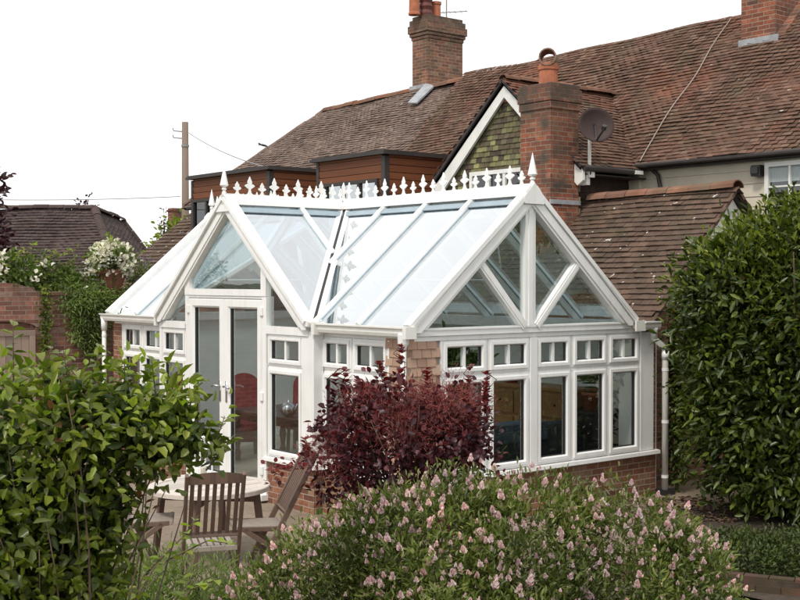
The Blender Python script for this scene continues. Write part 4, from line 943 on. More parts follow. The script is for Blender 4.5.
# ================================================================== GARDEN WALL, GATE, POT
gw = thing('garden_wall', 'old brick garden wall with an arched opening, left of the conservatory', 'wall', (-1.5,9,0))
m = MB(); m.box(-.62,3.4,8.95,9.22,-.02,2.56); m.box(-9,-1.75,8.95,9.22,-.02,2.56)
m.build('brickwork', M['wallbrick'], gw)
m = MB(); n_a = 14; cx, hw = -1.19, .57
pts_o = [(cx+1.0*math.cos(math.pi*k/n_a), 2.06+.72*math.sin(math.pi*k/n_a)) for k in range(n_a+1)]
pts_i = [(cx+hw*math.cos(math.pi*k/n_a), 2.05+.10*math.sin(math.pi*k/n_a)) for k in range(n_a+1)]
for k in range(n_a):
    q = [pts_o[k], pts_o[k+1], pts_i[k+1], pts_i[k]]; m.prism([(x, 8.925, z) for x, z in q], (0,.30,0))
m.box(-1.76,-.61,9.0,9.2,1.95,2.7); m.build('arch', M['wallbrick'], gw)
m = MB(); m.box(-.60,3.4,8.92,9.25,2.565,2.63); m.build('coping', M['wallbrick'], gw)
gt = thing('garden_gate', 'faded wooden gate with framed boards set in the brick wall', 'gate', (-1.19,8.9,0))
m = MB(); m.box(-1.75,-.64,8.88,8.93,1.91,2.0); m.box(-1.75,-1.65,8.88,8.93,.05,1.91); m.box(-.74,-.64,8.88,8.93,.05,1.91); m.box(-1.65,-.74,8.88,8.93,.9,1.0); m.build('gate_frame', M['gate'], gt, bevel=.005)
m = MB()
for k in range(7): m.box(-1.645+k*.129,-1.645+k*.129+.124,8.90,8.92,.08,1.91)
m.build('board_panel', M['gate'], gt)
pt = thing('flower_pot', 'large terracotta pot of white flowers standing on the garden wall', 'flower pot', (.80,9.06,2.63))
m = MB(); m.lathe([(.15,0),(.24,.30),(.27,.30),(.275,.37),(.24,.37),(.22,.33)], (.80,9.06,2.63), 18); m.build('pot', M['agedpot'], pt, smooth=False)
E1 = [((.80,9.06,3.14),(.36,.34,.26))]; p_, a_, n_ = sprays(E1, 150, 8, .05, (.3,1.05), .3); leaf_mesh('foliage', M['l_fern'], pt, p_, a_, n_, .09, .035)
p_, a_, n_ = sprays(E1, 90, 7, .035, (1.02,1.15), .5, seed=8); leaf_mesh('blossom', M['f_white'], pt, p_, a_, n_, .075, .07)
p_, a_, n_ = sprays([((.80,9.06,3.32),(.09,.09,.26))], 30, 8, .03, (.2,1), .9); leaf_mesh('shoot', M['l_lime'], pt, p_, a_, n_, .08, .03)
p2 = thing('lavender', 'lilac flowering plant trailing beside the terracotta pot', 'plant', (1.35,9.06,2.63))
E1 = [((1.38,9.06,2.85),(.26,.22,.30))]; p_, a_, n_ = sprays(E1, 90, 8, .05, (.3,1.05), .5); leaf_mesh('foliage', M['l_fern'], p2, p_, a_, n_, .07, .02)
p_, a_, n_ = sprays(E1, 50, 6, .03, (.85,1.15), .7, seed=4); leaf_mesh('blossom', M['f_lilac'], p2, p_, a_, n_, .035, .025)
# climbing rose with white flowers along the top of the wall
ro = thing('climbing_rose', 'rambling white-flowered shrub spilling over the top of the brick wall', 'shrub', (-.8,9.15,2.5))
E1 = [((-1.55,9.42,3.0),(.65,.42,.34)),((-.75,9.36,2.92),(.55,.38,.28)),((-.1,9.30,2.82),(.45,.30,.22)),((-2.6,9.42,3.0),(.7,.45,.4)),((.28,9.2,2.72),(.3,.22,.17))]
p_, a_, n_ = sprays(E1, 620, 8, .07, (.45,1.08), .3); leaf_mesh('foliage', M['l_rose'], ro, p_, a_, n_, .085, .05)
p_, a_, n_ = sprays(E1, 150, 6, .04, (1.04,1.18), .5, seed=12, view=.0); leaf_mesh('blossom', M['f_white'], ro, p_, a_, n_, .085, .08)
pos, ax, nr = [], [], []; m = MB()
for bx, tx, tz in ((-.9,.15,3.28),(-1.3,-.55,3.35),(-.6,.30,3.14),(-1.7,-1.2,3.5),(-.7,-.2,3.22)):
    P = [Vector((bx,9.15,2.7)).lerp(Vector((tx,9.1,tz)), k/10)+Vector((0,0,.12*math.sin(k/10*2.6))) for k in range(11)]
    m.tube(P, .008, 5)
    for p in P[2:]:
        for s in range(4): pos.append(p+Vector((random.uniform(-.05,.05),random.uniform(-.05,.05),random.uniform(-.04,.05)))); ax.append((random.gauss(0,1),random.gauss(0,1),random.gauss(0,.6))); nr.append((random.gauss(0,.4),-.5,1))
m.build('cane', M['twig'], ro); leaf_mesh('cane_leaves', M['l_lime'], ro, np.array([tuple(p) for p in pos]), np.array(ax), np.array(nr), .075, .045)
pos, ax, nr = [], [], []
for k in range(260):
    s = random.random(); pos.append((-.48+random.gauss(0,.05), 8.9-random.random()*.04, 2.75-1.1*s)); ax.append((random.gauss(0,.6),-.4,random.gauss(-.3,.5))); nr.append((random.gauss(0,.3),-1,.4))
leaf_mesh('trailing_stem', M['l_left'], ro, np.array(pos), np.array(ax), np.array(nr), .07, .045)
fe = thing('wall_creeper', 'feathery green plant tumbling down the brick wall below the pot', 'plant', (.2,8.9,2.5))
E1 = [((.18,8.92,2.45),(.42,.28,.32)),((.24,8.88,2.12),(.34,.22,.42)),((.55,8.9,2.42),(.42,.25,.26)),((.36,8.88,1.75),(.16,.14,.25)),((.95,8.95,2.5),(.35,.2,.16))]
p_, a_, n_ = sprays(E1, 560, 12, .06, (.3,1.08), -.25); leaf_mesh('foliage', M['l_fern'], fe, p_, a_, n_, .085, .022)

# ================================================================== TREES FAR OFF
def tree(name, base, ells, label, mat, nleaf, per, cr_, L, Wd, tr, cat_='tree', trunk=None):
    t = thing(name, label, cat_, base)
    p_, a_, n_ = sprays(ells, nleaf, per, cr_, (.35,1.08), .2, seed=int(abs(base[0]*10))+1); leaf_mesh('crown', mat, t, p_, a_, n_, L, Wd)
    m = MB(); top = ells[0][0]; b = Vector(base); m.tube([b, b.lerp(Vector(top), .5)+Vector((tr,0,0)), Vector(top)], [tr, tr*.7, tr*.3], 7)
    for k in range(6):
        e = ells[k % len(ells)]; q = Vector(e[0])+Vector((random.uniform(-.7,.7)*e[1][0], random.uniform(-.7,.7)*e[1][1], random.uniform(-.2,.8)*e[1][2]))
        s = b.lerp(Vector(top), random.uniform(.5,.9)); m.tube([s, s.lerp(q,.5)+Vector((0,0,.1)), q], [tr*.4,tr*.25,tr*.1], 5)
    m.build('trunk', M['bark'], t); return t
pb = at(-7.42, 21, 0)
def off(p, dx, dy, z): v = Vector(p)+rt*dx+fw*dy; return (v.x, v.y, z)
tree('purple_tree', tuple(pb), [(off(pb,0,0,3.5),(.62,.7,1.1)),(off(pb,.02,0,4.45),(.42,.5,.42)),(off(pb,-.5,0,4.0),(.7,.7,1.3)),(off(pb,.12,.1,2.4),(.55,.6,.7))], 'dark purple-leaved tree at the left edge of the garden', M['l_purple'], 420, 9, .12, .13, .08, .09)
pb = at(-11.6, 44, 0); tree('small_tree', tuple(pb), [(off(pb,0,0,5.2),(.35,.35,.7)),(off(pb,.3,0,4.9),(.3,.3,.4)),(off(pb,0,0,3.8),(.5,.5,1.0))], 'small reddish treetop showing above the dark neighbouring roof', M['l_rust'] if False else M['l_purple'], 130, 6, .12, .16, .09, .07)
pb = at(-6.0, 32, 0); tree('lime_tree', tuple(pb), [(off(pb,.15,0,3.95),(.45,.5,.45)),(off(pb,-.2,0,3.5),(.5,.5,.5)),(off(pb,.1,0,2.8),(.7,.7,.9))], 'yellow-green treetop behind the outbuilding roof', M['l_lime'], 200, 8, .12, .14, .09, .07)
pb = at(-6.08, 31, 0); tree('conifer', tuple(pb), [(off(pb,0,0,4.2),(.09,.09,.55)),(off(pb,0,0,3.3),(.3,.3,.6))], 'thin dark conifer tip poking up left of the utility pole', M['l_purple'], 70, 6, .04, .08, .03, .04)

# ================================================================== SHRUBS
def shrub(name, base, label, cat_='shrub'): return thing(name, label, cat_, base)
# tall laurel hedge on the right
hd = shrub('laurel_hedge', (4.3,-1.9,0), 'tall glossy laurel hedge filling the right edge beside the downpipe', 'hedge')
# built in a frame turned to the hedge's own line
E1 = [((4.20,-1.90,1.45),(1.15,1.15,1.9)),((4.45,-2.15,2.45),(1.15,1.2,1.27)),((4.7,-2.7,2.3),(1.3,1.3,1.60)),((3.72,-1.75,2.2),(.62,.62,1.2)),((5.0,-3.4,2.2),(1.3,1.3,1.68)),((3.92,-1.68,2.80),(.55,.6,.50)),((4.35,-2.1,.7),(.95,.95,1.0)),((4.55,-2.9,.8),(1.0,1.0,1.0)),((3.86,-1.72,1.35),(.70,.70,.95)),((3.58,-1.58,2.72),(.60,.58,.55)),((3.66,-1.66,2.0),(.60,.58,.7))]
p1 = sprays(E1, 6600, 7, .10, (.80,1.10), .15, .75, .12, bumps=.16, seed=21, view=-.35); p2_ = inner_fill(E1, 15000, 4, .62, .92, .1)
p_, a_, n_ = p1; g_ = np.random.default_rng(5); leaf_mesh('foliage', M['l_hedge'], hd, p_, a_, n_, g_.uniform(.075,.155,len(p_)), g_.uniform(.036,.060,len(p_)), .2, .15)
p_, a_, n_ = p2_; leaf_mesh('dark_inner_foliage', M['l_box_shaded'], hd, p_, a_, n_, g_.uniform(.12,.19,len(p_)), g_.uniform(.07,.10,len(p_)), .2, .12)  # dark inner leaves paint the shade in the hedge's gaps
top = [e for e in E1 if e[0][2] > 2.1]
p_, a_, n_ = sprays(top, 3200, 7, .07, (1.0,1.09), .6, .5, 2.0, seed=22, view=-.4); k = (n_[:,2] > .1) & (p_[:,2] > 2.0+1.5*g_.random(len(p_))); leaf_mesh('lit_new_growth', M['l_hedgetop'], hd, p_[k], a_[k], n_[k], g_.uniform(.07,.11,k.sum()), .038, .2, .1)  # paler top leaves: young growth, with the light from above put in too
p_, a_, n_ = sprays(E1, 90, 5, .05, (.92,1.05), .1, seed=25, view=0); leaf_mesh('rusty_leaves', M['l_rust'], hd, p_, a_, n_, .07, .04)
branches('branches', M['bark'], hd, (4.2,-1.9,0), [(3.5+random.uniform(-.4,1.5), -1.6-random.uniform(-.3,1.6), random.uniform(1.5,3.4)) for _ in range(22)], .035)
cr2 = shrub('creeper', (4.15,-.25,0), 'reddish-green creeper climbing beside the white downpipe', 'plant')
E1 = [((4.56,-.10,2.25),(.20,.14,.42)),((4.50,-.08,1.75),(.17,.12,.45)),((4.52,-.08,1.1),(.17,.12,.6)),((4.5,-.05,.5),(.16,.12,.45)),((4.72,-.1,1.5),(.2,.15,.9))]
p_, a_, n_ = sprays(E1, 460, 7, .05, (.4,1.1), .1); leaf_mesh('foliage', M['l_hedge'], cr2, p_, a_, n_, .065, .045); p_, a_, n_ = sprays(E1, 60, 6, .04, (.8,1.15), .1, seed=6); leaf_mesh('red_leaves', M['l_rust'], cr2, p_, a_, n_, .06, .04)
m = MB(); m.tube([(4.52,-.06,0),(4.5,-.08,1.2),(4.55,-.08,2.5)], [.015,.012,.005], 5); m.build('stem', M['twig'], cr2)
# low clipped hedge and brick edging, bottom right
lh = shrub('low_hedge', (1.6,-3.3,0), 'low dark box hedge behind the brick edging at bottom right', 'hedge')
E1 = [((1.05,-3.05,.12),(.36,.36,.20)),((1.4,-3.35,.13),(.42,.42,.22)),((1.8,-3.72,.13),(.42,.42,.22)),((2.2,-4.1,.14),(.42,.42,.22)),((1.55,-3.1,.13),(.40,.40,.21)),((2.05,-3.5,.13),(.42,.42,.22)),((2.5,-3.9,.14),(.42,.42,.22))]
p1 = sprays(E1, 2100, 7, .035, (.85,1.08), .4, .7, .02, seed=31); p2_ = inner_fill(E1, 2500, 6, .3, .85, .01); p_, a_, n_ = cat(p1, p2_); leaf_mesh('foliage', M['l_box_shaded'], lh, p_, a_, n_, .042, .024)
ed = thing('brick_edging', 'low mossy brick edging in front of the box hedge at bottom right', 'edging', (.9,-3.6,0))
m = MB(); a, b = Vector((.35,-2.55,0)), Vector((1.75,-5.3,0)); d = (b-a).normalized(); s = Vector((-d.y, d.x, 0)); L = (b-a).length
for row, (so_, z) in enumerate(((0,.035),(.012,.11))):
    k = 0; p = -.11*(row % 2)
    while p < L: m.obox(a+d*(p+.11)+s*(so_+random.uniform(-.006,.006))+Vector((0,0,z+random.uniform(-.004,.004))), d*.106, s*.055, (0,0,.034)); p += .222
m.build('brick_course', M['edgebrick'] if 'edgebrick' in M else tile_mat('edging_brick', [(.10,.055,.04),(.135,.07,.048),(.08,.048,.04)], moss=(.05,.052,.025)), ed)
m = MB(); m.obox(a+d*L/2+Vector((0,0,.06)), d*L/2, s*.045, (0,0,.06)); m.build('mortar', M['soil'], ed)

# smoke bush
sb = shrub('smoke_bush', (-1.15,-1.25,0), 'dark red smoke bush with hazy pink plumes before the conservatory corner')
E1 = [((-1.30,-1.25,1.15),(.50,.48,.55)),((-.98,-1.50,1.15),(.46,.46,.52)),((-1.58,-.98,1.12),(.36,.36,.44)),((-1.22,-1.30,1.55),(.42,.42,.34)),((-.80,-1.66,1.05),(.36,.36,.50)),((-1.52,-1.05,1.42),(.30,.30,.34)),((-.86,-1.62,1.42),(.32,.32,.32)),((-1.2,-1.3,.7),(.55,.55,.4))]
p1 = sprays(E1, 820, 7, .055, (.72,1.14), .25, .7, .35, bumps=.2, seed=41); p2_ = inner_fill(E1, 1500, 8, .2, .75, .35); p_, a_, n_ = cat(p1, p2_); leaf_mesh('foliage', M['l_smoke'], sb, p_, a_, n_, g_.uniform(.045,.09,len(p_)), g_.uniform(.036,.06,len(p_)), .18, .12, 1.0)
# upright shoots
pos, ax, nr = [], [], []; m = MB()
for (bx, by, bz, h) in ((-1.72,-.90,1.55,.42),(-1.22,-1.28,1.76,.46),(-.76,-1.70,1.62,.40),(-.60,-1.84,1.40,.45),(-1.62,-.98,1.62,.36),(-1.30,-1.22,1.75,.28),(-1.02,-1.48,1.72,.26),(-1.92,-.78,1.1,.2),(-1.5,-1.0,1.62,.22),(-.60,-1.8,1.6,.35)):
    P = [Vector((bx+random.uniform(-.03,.03)*k, by+random.uniform(-.03,.03)*k, bz+h*k/5)) for k in range(6)]; m.tube(P, .006, 5)
    for j in range(34):
        s = random.random(); p = P[0].lerp(P[-1], s); t_ = random.uniform(0, 6.28); pos.append(tuple(p)); ax.append((math.cos(t_), math.sin(t_), .6)); nr.append((-.3*math.cos(t_), -.3*math.sin(t_), 1))
m.build('shoot', M['twig'], sb); leaf_mesh('young_leaves', M['l_smoketop'], sb, np.array(pos), np.array(ax), np.array(nr), .07, .052, .12, .08, 1.0)
# side spray towards the folding chair
pos, ax, nr = [], [], []
for j in range(60):
    s = random.random(); pos.append((-1.95-.30*s+random.gauss(0,.03), -.80+.22*s+random.gauss(0,.03), 1.12-.16*s+random.gauss(0,.05))); ax.append((-.6+random.gauss(0,.6), .4+random.gauss(0,.6), random.gauss(0,.5))); nr.append((random.gauss(0,.4), random.gauss(0,.4), 1))
tag(leaf_mesh('side_spray', M['l_smoketop'], sb, np.array(pos), np.array(ax), np.array(nr), .055, .042, .12, .08, 1.0), kind='stuff')
PE = [((-1.45,-1.12,1.60),(.33,.3,.20)),((-1.12,-1.45,1.62),(.30,.3,.20)),((-.85,-1.68,1.62),(.30,.3,.22)),((-1.72,-1.05,1.25),(.25,.25,.22)),((-1.25,-1.45,1.42),(.35,.3,.2))]
p_, a_, n_ = sprays(PE, 400, 36, .065, (.5,1.12), .25, .9, seed=43); leaf_mesh('plumes', M['plume'], sb, p_, a_, n_, g_.uniform(.03,.075,len(p_)), .0055, 0, .1)
branches('branches', M['bark'], sb, (-1.15,-1.25,0), [(-1.2+random.uniform(-.6,.6), -1.3+random.uniform(-.5,.5), random.uniform(1.0,1.7)) for _ in range(16)], .018)

# hebe in the foreground
hb = shrub('hebe_bush', (-3.1,-4.6,0), 'broad hebe bush covered in pale pink flower spikes in the foreground')
HE = [((-3.45,-4.40,.78),(.62,.55,.74)),((-2.95,-4.75,.76),(.62,.6,.73)),((-2.55,-5.10,.72),(.54,.55,.70)),((-4.05,-4.0,.58),(.50,.45,.64)),((-3.75,-4.25,.70),(.5,.5,.70)),((-2.32,-5.35,.55),(.44,.45,.66)),((-3.3,-4.75,.5),(.9,.7,.72)),((-4.3,-3.85,.5),(.40,.40,.50)),((-3.15,-4.55,.9),(.30,.3,.62)),((-2.72,-4.85,.85),(.25,.3,.62)),((-3.75,-4.1,.82),(.25,.25,.55)),((-2.2,-5.3,.7),(.25,.25,.55))]
p1 = sprays(HE, 11500, 10, .034, (.84,1.12), .7, .7, .25, bumps=.2, seed=51, view=-.25); p2_ = inner_fill(HE, 30000, 9, .35, .88, .1)
p_, a_, n_ = cat(p1, p2_); leaf_mesh('foliage', M['l_hebe'], hb, p_, a_, n_, g_.uniform(.035,.062,len(p_)), g_.uniform(.012,.019,len(p_)), .2, .1)
branches('branches', M['twig'], hb, (-3.1,-4.6,0), [tuple(np.array(HE[k % 7][0])+np.array([random.uniform(-.5,.5), random.uniform(-.4,.4), random.uniform(.2,.6)])) for k in range(60)], .012, .4)
# flower spikes: a few shared shapes
def spike_arrays(n_, L, r, seed):
    g = np.random.default_rng(seed); s = np.sort(g.random(n_))**1.1; a = np.arange(n_)*2.4+g.normal(size=n_)*.3; rr = r*(1-.72*s)
    pos = np.stack([np.cos(a)*rr*.45, np.sin(a)*rr*.45, s*L*.75], 1); ax = np.stack([np.cos(a)*(1-.6*s), np.sin(a)*(1-.6*s), .9+.9*s], 1)+g.normal(size=(n_, 3))*.16; nr = np.stack([np.cos(a), np.sin(a), np.full(n_, .35)], 1)
    return pos, ax, nr, .016+.007*(1-s)+g.uniform(-.002, .003, n_)
SPK = [spike_arrays(30, random.uniform(.045,.066), random.uniform(.016,.021), 60+k) for k in range(5)]
cp, co, _n = sprays(HE, 6500, 1, .03, (1.0,1.15), .8, .3, .35, bumps=.2, seed=52, view=-.05)
order = np.argsort(np.linalg.norm(cp-np.array(CAM), axis=1)-.25*cp[:, 2]); cp, co = cp[order], co[order]
# thin out so that spikes do not collide
keepi = []
for i in range(len(cp)):
    if all(np.linalg.norm(cp[i]-cp[j]) > .045 for j in keepi[-400:]): keepi.append(i)
    if len(keepi) >= 1050: break
cp, co = cp[keepi], co[keepi]
spk_src = []
rest = [[], [], [], []]
for i in range(len(cp)):
    z = Vector(co[i]); z = (z*.7+Vector((0,0,.6))).normalized(); q = z.to_track_quat('Z', 'Y'); k = i % 5; sc = random.choice((.45, .58, .7, .85, 1.0))*random.uniform(.9, 1.1)
    if i < 100:
        if len(spk_src) < 5:
            pz = SPK[len(spk_src)]; o = leaf_mesh('flower_spike', M['f_pink'], None, pz[0], pz[1], pz[2], pz[3], pz[3]*.6, .3, .2, 1.0); o.parent = hb; spk_src.append(o)
        else: o = bpy.data.objects.new('flower_spike', spk_src[k].data); COL.objects.link(o); o.parent = hb
        o.location = Vector(cp[i])-wloc(hb); o.rotation_mode = 'QUATERNION'; o.rotation_quaternion = q; o.scale = (sc, sc, sc)
    else:
        Rm = np.array(q.to_matrix()); pz = SPK[k]
        rest[0].append(pz[0]@Rm.T*sc+cp[i]); rest[1].append(pz[1]@Rm.T); rest[2].append(pz[2]@Rm.T); rest[3].append(pz[3]*sc)
o = leaf_mesh('flower_spike', M['f_pink'], hb, np.concatenate(rest[0]), np.concatenate(rest[1]), np.concatenate(rest[2]), np.concatenate(rest[3]), np.concatenate(rest[3])*.6, .3, .2, 1.0); o['kind'] = 'stuff'

# big leafy shrub in the left foreground
ls = shrub('leafy_shrub', (-6.3,-4.8,0), 'large leafy green shrub filling the left foreground in front of the patio table')
LE = [((-6.38,-4.73,1.85),(.43,.42,.58)),((-5.98,-5.02,2.17),(.38,.36,.23)),((-6.75,-4.45,1.6),(.5,.5,.75)),((-6.45,-4.80,1.15),(.46,.45,.65)),((-5.76,-5.17,2.12),(.20,.22,.15)),((-6.58,-5.0,1.05),(.45,.45,.6)),((-6.16,-4.90,1.80),(.20,.22,.26)),((-6.02,-4.97,1.74),(.19,.22,.30)),((-6.15,-4.9,1.35),(.2,.22,.35)),((-6.18,-4.88,.95),(.30,.3,.5))]
p1 = sprays(LE, 1700, 6, .055, (.70,1.12), .1, .95, .3, bumps=.22, seed=71, view=-.6); p2_ = inner_fill(LE, 8500, 10, .15, .85, .3); p_, a_, n_ = p2_; leaf_mesh('dark_inner_foliage', M['l_box_shaded'], ls, p_, a_, n_, g_.uniform(.05,.085,len(p_)), g_.uniform(.03,.046,len(p_)), .2, .25, 1.0); p_, a_, n_ = p1  # inner leaves darker: shade inside the shrub is put into their colour
leaf_mesh('foliage', M['l_left'], ls, p_, a_, n_, g_.uniform(.032,.085,len(p_)), g_.uniform(.022,.046,len(p_)), .28, .32, 1.0)
p_, a_, n_ = sprays([e for e in LE if e[0][2] > 1.5], 330, 6, .05, (.95,1.16), .4, .8, 1.75, seed=72); leaf_mesh('young_leaves', M['l_lime'], ls, p_, a_, n_, g_.uniform(.03,.07,len(p_)), g_.uniform(.022,.038,len(p_)), .18, .2, 1.0)
p_, a_, n_ = sprays([e for e in LE if e[0][2] > 1.6], 26, 5, .03, (1.0,1.12), .6, .5, 1.7, seed=73); leaf_mesh('bronze_tips', M['l_bronze'], ls, p_, a_, n_, .045, .028, .16, .15, 1.0)['kind'] = 'stuff'
tg = [(-6.35+random.uniform(-.4,.75), -4.8+random.uniform(-.5,.3), random.uniform(1.5,2.4)) for _ in range(34)]
branches('canes', M['twig'], ls, (-6.2,-4.8,0), tg, .011, .4)
# thin shoots rising above the crown, with leaves
pos, ax, nr = [], [], []; m = MB()
def shoot(P, nl, rad, lens):
    m.tube(P, [rad*(1-.7*i/(len(P)-1)) for i in range(len(P))], 5)
    for j in range(nl):
        s = (.15+.85*j/nl)*(len(P)-1); i = min(int(s), len(P)-2); p = Vector(P[i]).lerp(Vector(P[i+1]), s-i); t_ = j*2.4+random.uniform(-.5,.5)
        pos.append(tuple(p)); ax.append((math.cos(t_), math.sin(t_), .25+random.gauss(0,.2))); nr.append((random.gauss(0,.3), random.gauss(0,.3), 1))
for (x, y, z, dx, dy, h) in ((-6.30,-4.74,2.35,.0,.0,.28),(-5.68,-5.22,2.15,.05,-.02,.24),(-5.9,-5.05,2.3,.0,0,.16),(-6.1,-4.9,2.3,-.02,.02,.20),(-5.6,-5.30,2.0,.05,-.05,.2),(-6.42,-4.66,2.3,-.06,.02,.3),(-6.02,-4.98,2.3,.03,0,.22),(-5.78,-5.14,2.2,-.03,0,.27),(-6.2,-4.82,2.3,.05,0,.22),(-5.62,-5.3,1.95,.10,-.08,.16)):
    shoot([Vector((x+dx*k/4, y+dy*k/4, z+h*k/4)) for k in range(5)], 12, .005, 0)
m.build('top_shoots', M['twig'], ls); leaf_mesh('shoot_leaves', M['l_left'], ls, np.array(pos), np.array(ax), np.array(nr), .065, .042, .16, .15, 1.0)
# low arching branches with lime leaves in front of the chair
pos, ax, nr = [], [], []; m = MB()
for P in ([(-5.9,-4.6,.6),(-5.5,-4.2,1.0),(-5.15,-3.9,1.18),(-4.85,-3.98,1.30),(-4.70,-4.08,1.27)], [(-5.9,-4.6,.6),(-5.5,-4.1,.95),(-5.2,-3.85,1.12),(-4.98,-3.92,1.33),(-4.90,-3.96,1.45)], [(-5.8,-4.6,.5),(-5.3,-4.1,.85),(-4.95,-3.95,1.02),(-4.75,-4.0,1.08)], [(-6.0,-4.6,.6),(-5.65,-4.3,.95),(-5.4,-4.1,1.06),(-5.15,-4.05,1.2)], [(-5.9,-4.7,.6),(-5.4,-4.4,1.0),(-5.1,-4.3,1.22)]):
    P = [Vector(p) for p in P]; Q = []
    for i in range(len(P)-1): Q += [P[i].lerp(P[i+1], t_/4) for t_ in range(4)]
    Q.append(P[-1]); shoot(Q, 26, .009, 0)
m.build('low_branches', M['twig'], ls)
sel = np.random.default_rng(3).random(len(pos)) > .35
leaf_mesh('low_leaves', M['l_lime'], ls, np.array(pos)[sel], np.array(ax)[sel], np.array(nr)[sel], .07, .05, .16, .2, 1.0)
# feathery ground plant between shrub and hebe
fg = shrub('feathery_plant', (-4.5,-2.9,0), 'low feathery green plant in front of the slatted chair', 'plant')
E1 = [((-4.55,-2.95,.52),(.55,.5,.45)),((-4.95,-2.7,.52),(.5,.5,.44)),((-4.1,-3.2,.46),(.4,.4,.38)),((-5.4,-2.6,.5),(.5,.5,.48)),((-4.95,-3.2,.6),(.4,.4,.5))]
p_, a_, n_ = sprays(E1, 1500, 12, .05, (.5,1.08), .8, .6, .02, seed=81); leaf_mesh('foliage', M['l_fern'], fg, p_, a_, n_, .065, .008)
p_, a_, n_ = inner_fill(E1, 1800, 11, .1, .8, .01); leaf_mesh('dark_inner_foliage', M['l_box_shaded'], fg, p_, a_, n_, .06, .02)
# dead leaves on the path
g2 = np.random.default_rng(9); nl = 900; px = g2.uniform(2.2,4.4,nl); py = g2.uniform(-1.7,.0,nl)-.35*(px-3.2)
pos = np.stack([px, py, g2.uniform(.012,.03,nl)], 1); ax = np.stack([g2.normal(size=nl), g2.normal(size=nl), g2.normal(size=nl)*.25], 1); nr = np.stack([g2.normal(size=nl)*.3, g2.normal(size=nl)*.3, np.ones(nl)], 1)
tag(leaf_mesh('leaf_litter', M['l_dead'], None, pos, ax, nr, .065, .04), kind='stuff', label='brown fallen leaves scattered along the path under the hedge', cat='leaf litter')

# ================================================================== PATIO FURNITURE
tb = thing('garden_table', 'round grey slatted wooden table on the patio', 'table', (-2.24,.52,0))
m = MB(); r_ = .60; k = 0; yy = -r_
while yy < r_-.01:
    y0, y1 = yy, min(yy+.072, r_); ym = (y0+y1)/2; hx = math.sqrt(max(0, (r_-.05)**2-ym*ym))
    if hx > .05: m.box(-2.24-hx, -2.24+hx, .52+y0, .52+y1-.008, .715, .742)
    yy += .072
m.build('table_slats', M['tablewood'], tb)
m = MB(); sg_ = 40
vs = []; fs = []
for k in range(sg_):
    a = 2*math.pi*k/sg_
    for r2, z in ((.53,.70),(.53,.748),(.61,.748),(.615,.74),(.615,.70)): vs.append((-2.24+r2*math.cos(a), .52+r2*math.sin(a), z))
for k in range(sg_):
    j = (k+1) % sg_
    for i in range(5): fs.append((k*5+i, j*5+i, j*5+(i+1)%5, k*5+(i+1)%5))
m.add(vs, fs); m.build('table_rim', M['tablewood'], tb)
for sx, sy in ((-1,-1),(1,-1),(1,1),(-1,1)):
    m = MB(); m.bar((-2.24+sx*.34,.52+sy*.34,.71), (-2.24+sx*.40,.52+sy*.40,0), .055, .055, (0,1,0)); m.build('leg', M['teak'], tb)
m = MB(); m.bar((-2.60,.16,.62),(-1.88,.88,.62),.04,.07); m.bar((-1.88,.16,.62),(-2.60,.88,.62),.04,.07); m.build('apron', M['teak'], tb)

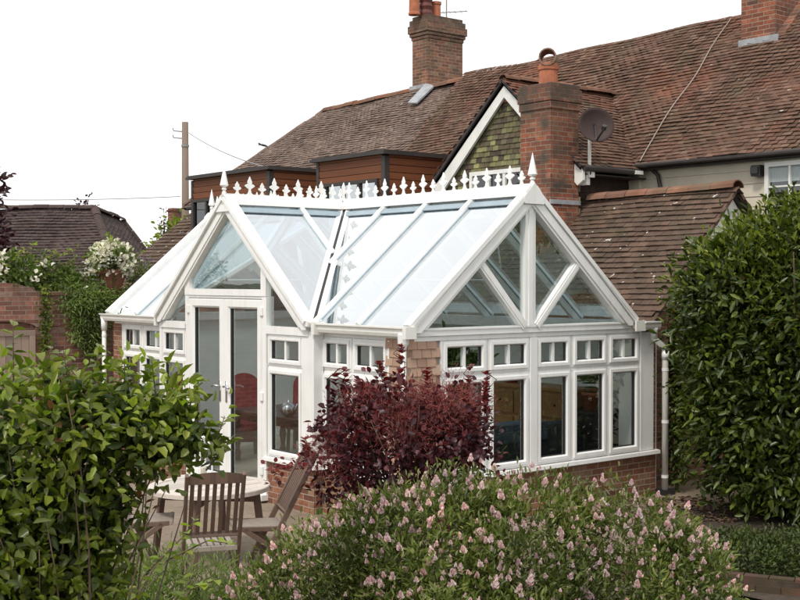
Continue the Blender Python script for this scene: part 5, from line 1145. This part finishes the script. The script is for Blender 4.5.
def folding_chair(name_label):
    t = thing('garden_chair', name_label, 'chair', (0,0,0), 'slatted wooden garden chairs')
    HW = .245
    # +y is the way the chair faces; back post runs straight from the top rail to the front foot
    for sx in (-1, 1):
        m = MB(); m.bar((sx*HW,-.46,1.14), (sx*HW,.12,0), .032, .052, (0,1,.4)); m.build('back_post', M['teak'], t, bevel=.006)
        m = MB(); m.bar((sx*(HW-.045),.24,.425), (sx*(HW-.045),-.36,0), .028, .048, (0,1,.4)); m.build('leg', M['teak'], t, bevel=.005)
        m = MB(); m.bar((sx*(HW-.045),-.12,.415), (sx*(HW-.045),.30,.43), .028, .045, (0,0,1)); m.build('seat_rail', M['teak'], t, bevel=.005)
    def bp(z): return -.46+(1.14-z)*(.58/1.14)
    m = MB(); n_ = 10
    for k in range(n_):   # gently arched top rail
        x0, x1 = -HW+2*HW*k/n_, -HW+2*HW*(k+1)/n_; a0, a1 = [.028*(1-(x/HW)**2) for x in (x0, x1)]
        m.prism([(x0,bp(1.07)+.012,1.045),(x1,bp(1.07)+.012,1.045),(x1,bp(1.12)+.012,1.125+a1),(x0,bp(1.12)+.012,1.125+a0)], (0,-.026,.004))
    m.build('top_rail', M['teak'], t)
    m = MB(); m.bar((-HW,bp(.56),.56),(HW,bp(.56),.56),.024,.05,(0,.4,1)); m.build('lower_rail', M['teak'], t, bevel=.004)
    for k in range(7):
        x = -HW+.05+k*(2*HW-.10)/6; m = MB(); m.bar((x,bp(1.06),1.06),(x,bp(.56),.56),.036,.014,(0,1,.4)); m.build('back_slat', M['teak'], t, bevel=.003)
    for k in range(7):
        x = -HW+.065+k*(2*HW-.13)/6; m = MB(); m.bar((x,-.14,.436),(x,.31,.452),.044,.018,(0,0,1)); m.build('seat_slat', M['teakgrey'], t, bevel=.004)
    m = MB(); m.bar((-HW+.02,-.155,.43),(HW-.02,-.155,.43),.03,.045); m.build('rear_rail', M['teakgrey'], t, bevel=.005)
    m = MB(); m.bar((-HW+.02,.32,.44),(HW-.02,.32,.44),.035,.045); m.build('front_rail', M['teakgrey'], t, bevel=.006)
    m = MB(); m.bar((-HW+.03,-.27,.07),(HW-.03,-.27,.07),.022,.035); m.build('stretcher', M['teak'], t)
    return t
ch = folding_chair('brown slatted wooden chair seen from behind at the near side of the round table')
def aim(o, rear, face):
    f = Vector((face[0], face[1], 0)).normalized(); o.rotation_euler = (0,0,math.atan2(f.y, f.x)-math.pi/2)
    o.location = (rear[0]+f.x*.155, rear[1]+f.y*.155, .012)
aim(ch, (-3.0,-.84), (.40,.92))
c2_ = copy_tree(ch); c2_['label'] = 'slatted wooden chair seen side-on to the right of the round table, beside the red bush'; aim(c2_, (-1.90,-.28), (-.92,.39))
c3_ = copy_tree(ch); c3_['label'] = 'slatted wooden chair half hidden by the leafy shrub, left of the round table'; aim(c3_, (-3.05,.80), (.86,-.50))
ln = thing('lantern', 'small white wire lantern standing on the round garden table', 'lantern', (-2.2,.72,.748))
m = MB(); cx, cy, z0 = -2.2, .72, .75
for sx in (-1,1):
    for sy in (-1,1): m.tube([(cx+sx*.07,cy+sy*.07,z0),(cx+sx*.07,cy+sy*.07,z0+.34),(cx+sx*.03,cy+sy*.03,z0+.44),(cx,cy,z0+.47)], .009, 5)
for z in (.01,.17,.34): m.tube([(cx-.07,cy-.07,z0+z),(cx+.07,cy-.07,z0+z),(cx+.07,cy+.07,z0+z),(cx-.07,cy+.07,z0+z),(cx-.07,cy-.07,z0+z)], .009, 5)
m.build('frame', M['white'], ln)
m = MB(); m.lathe([(.04,0),(.04,.14),(.005,.15)], (cx,cy,z0+.005), 10); m.build('candle', M['f_white'], ln)
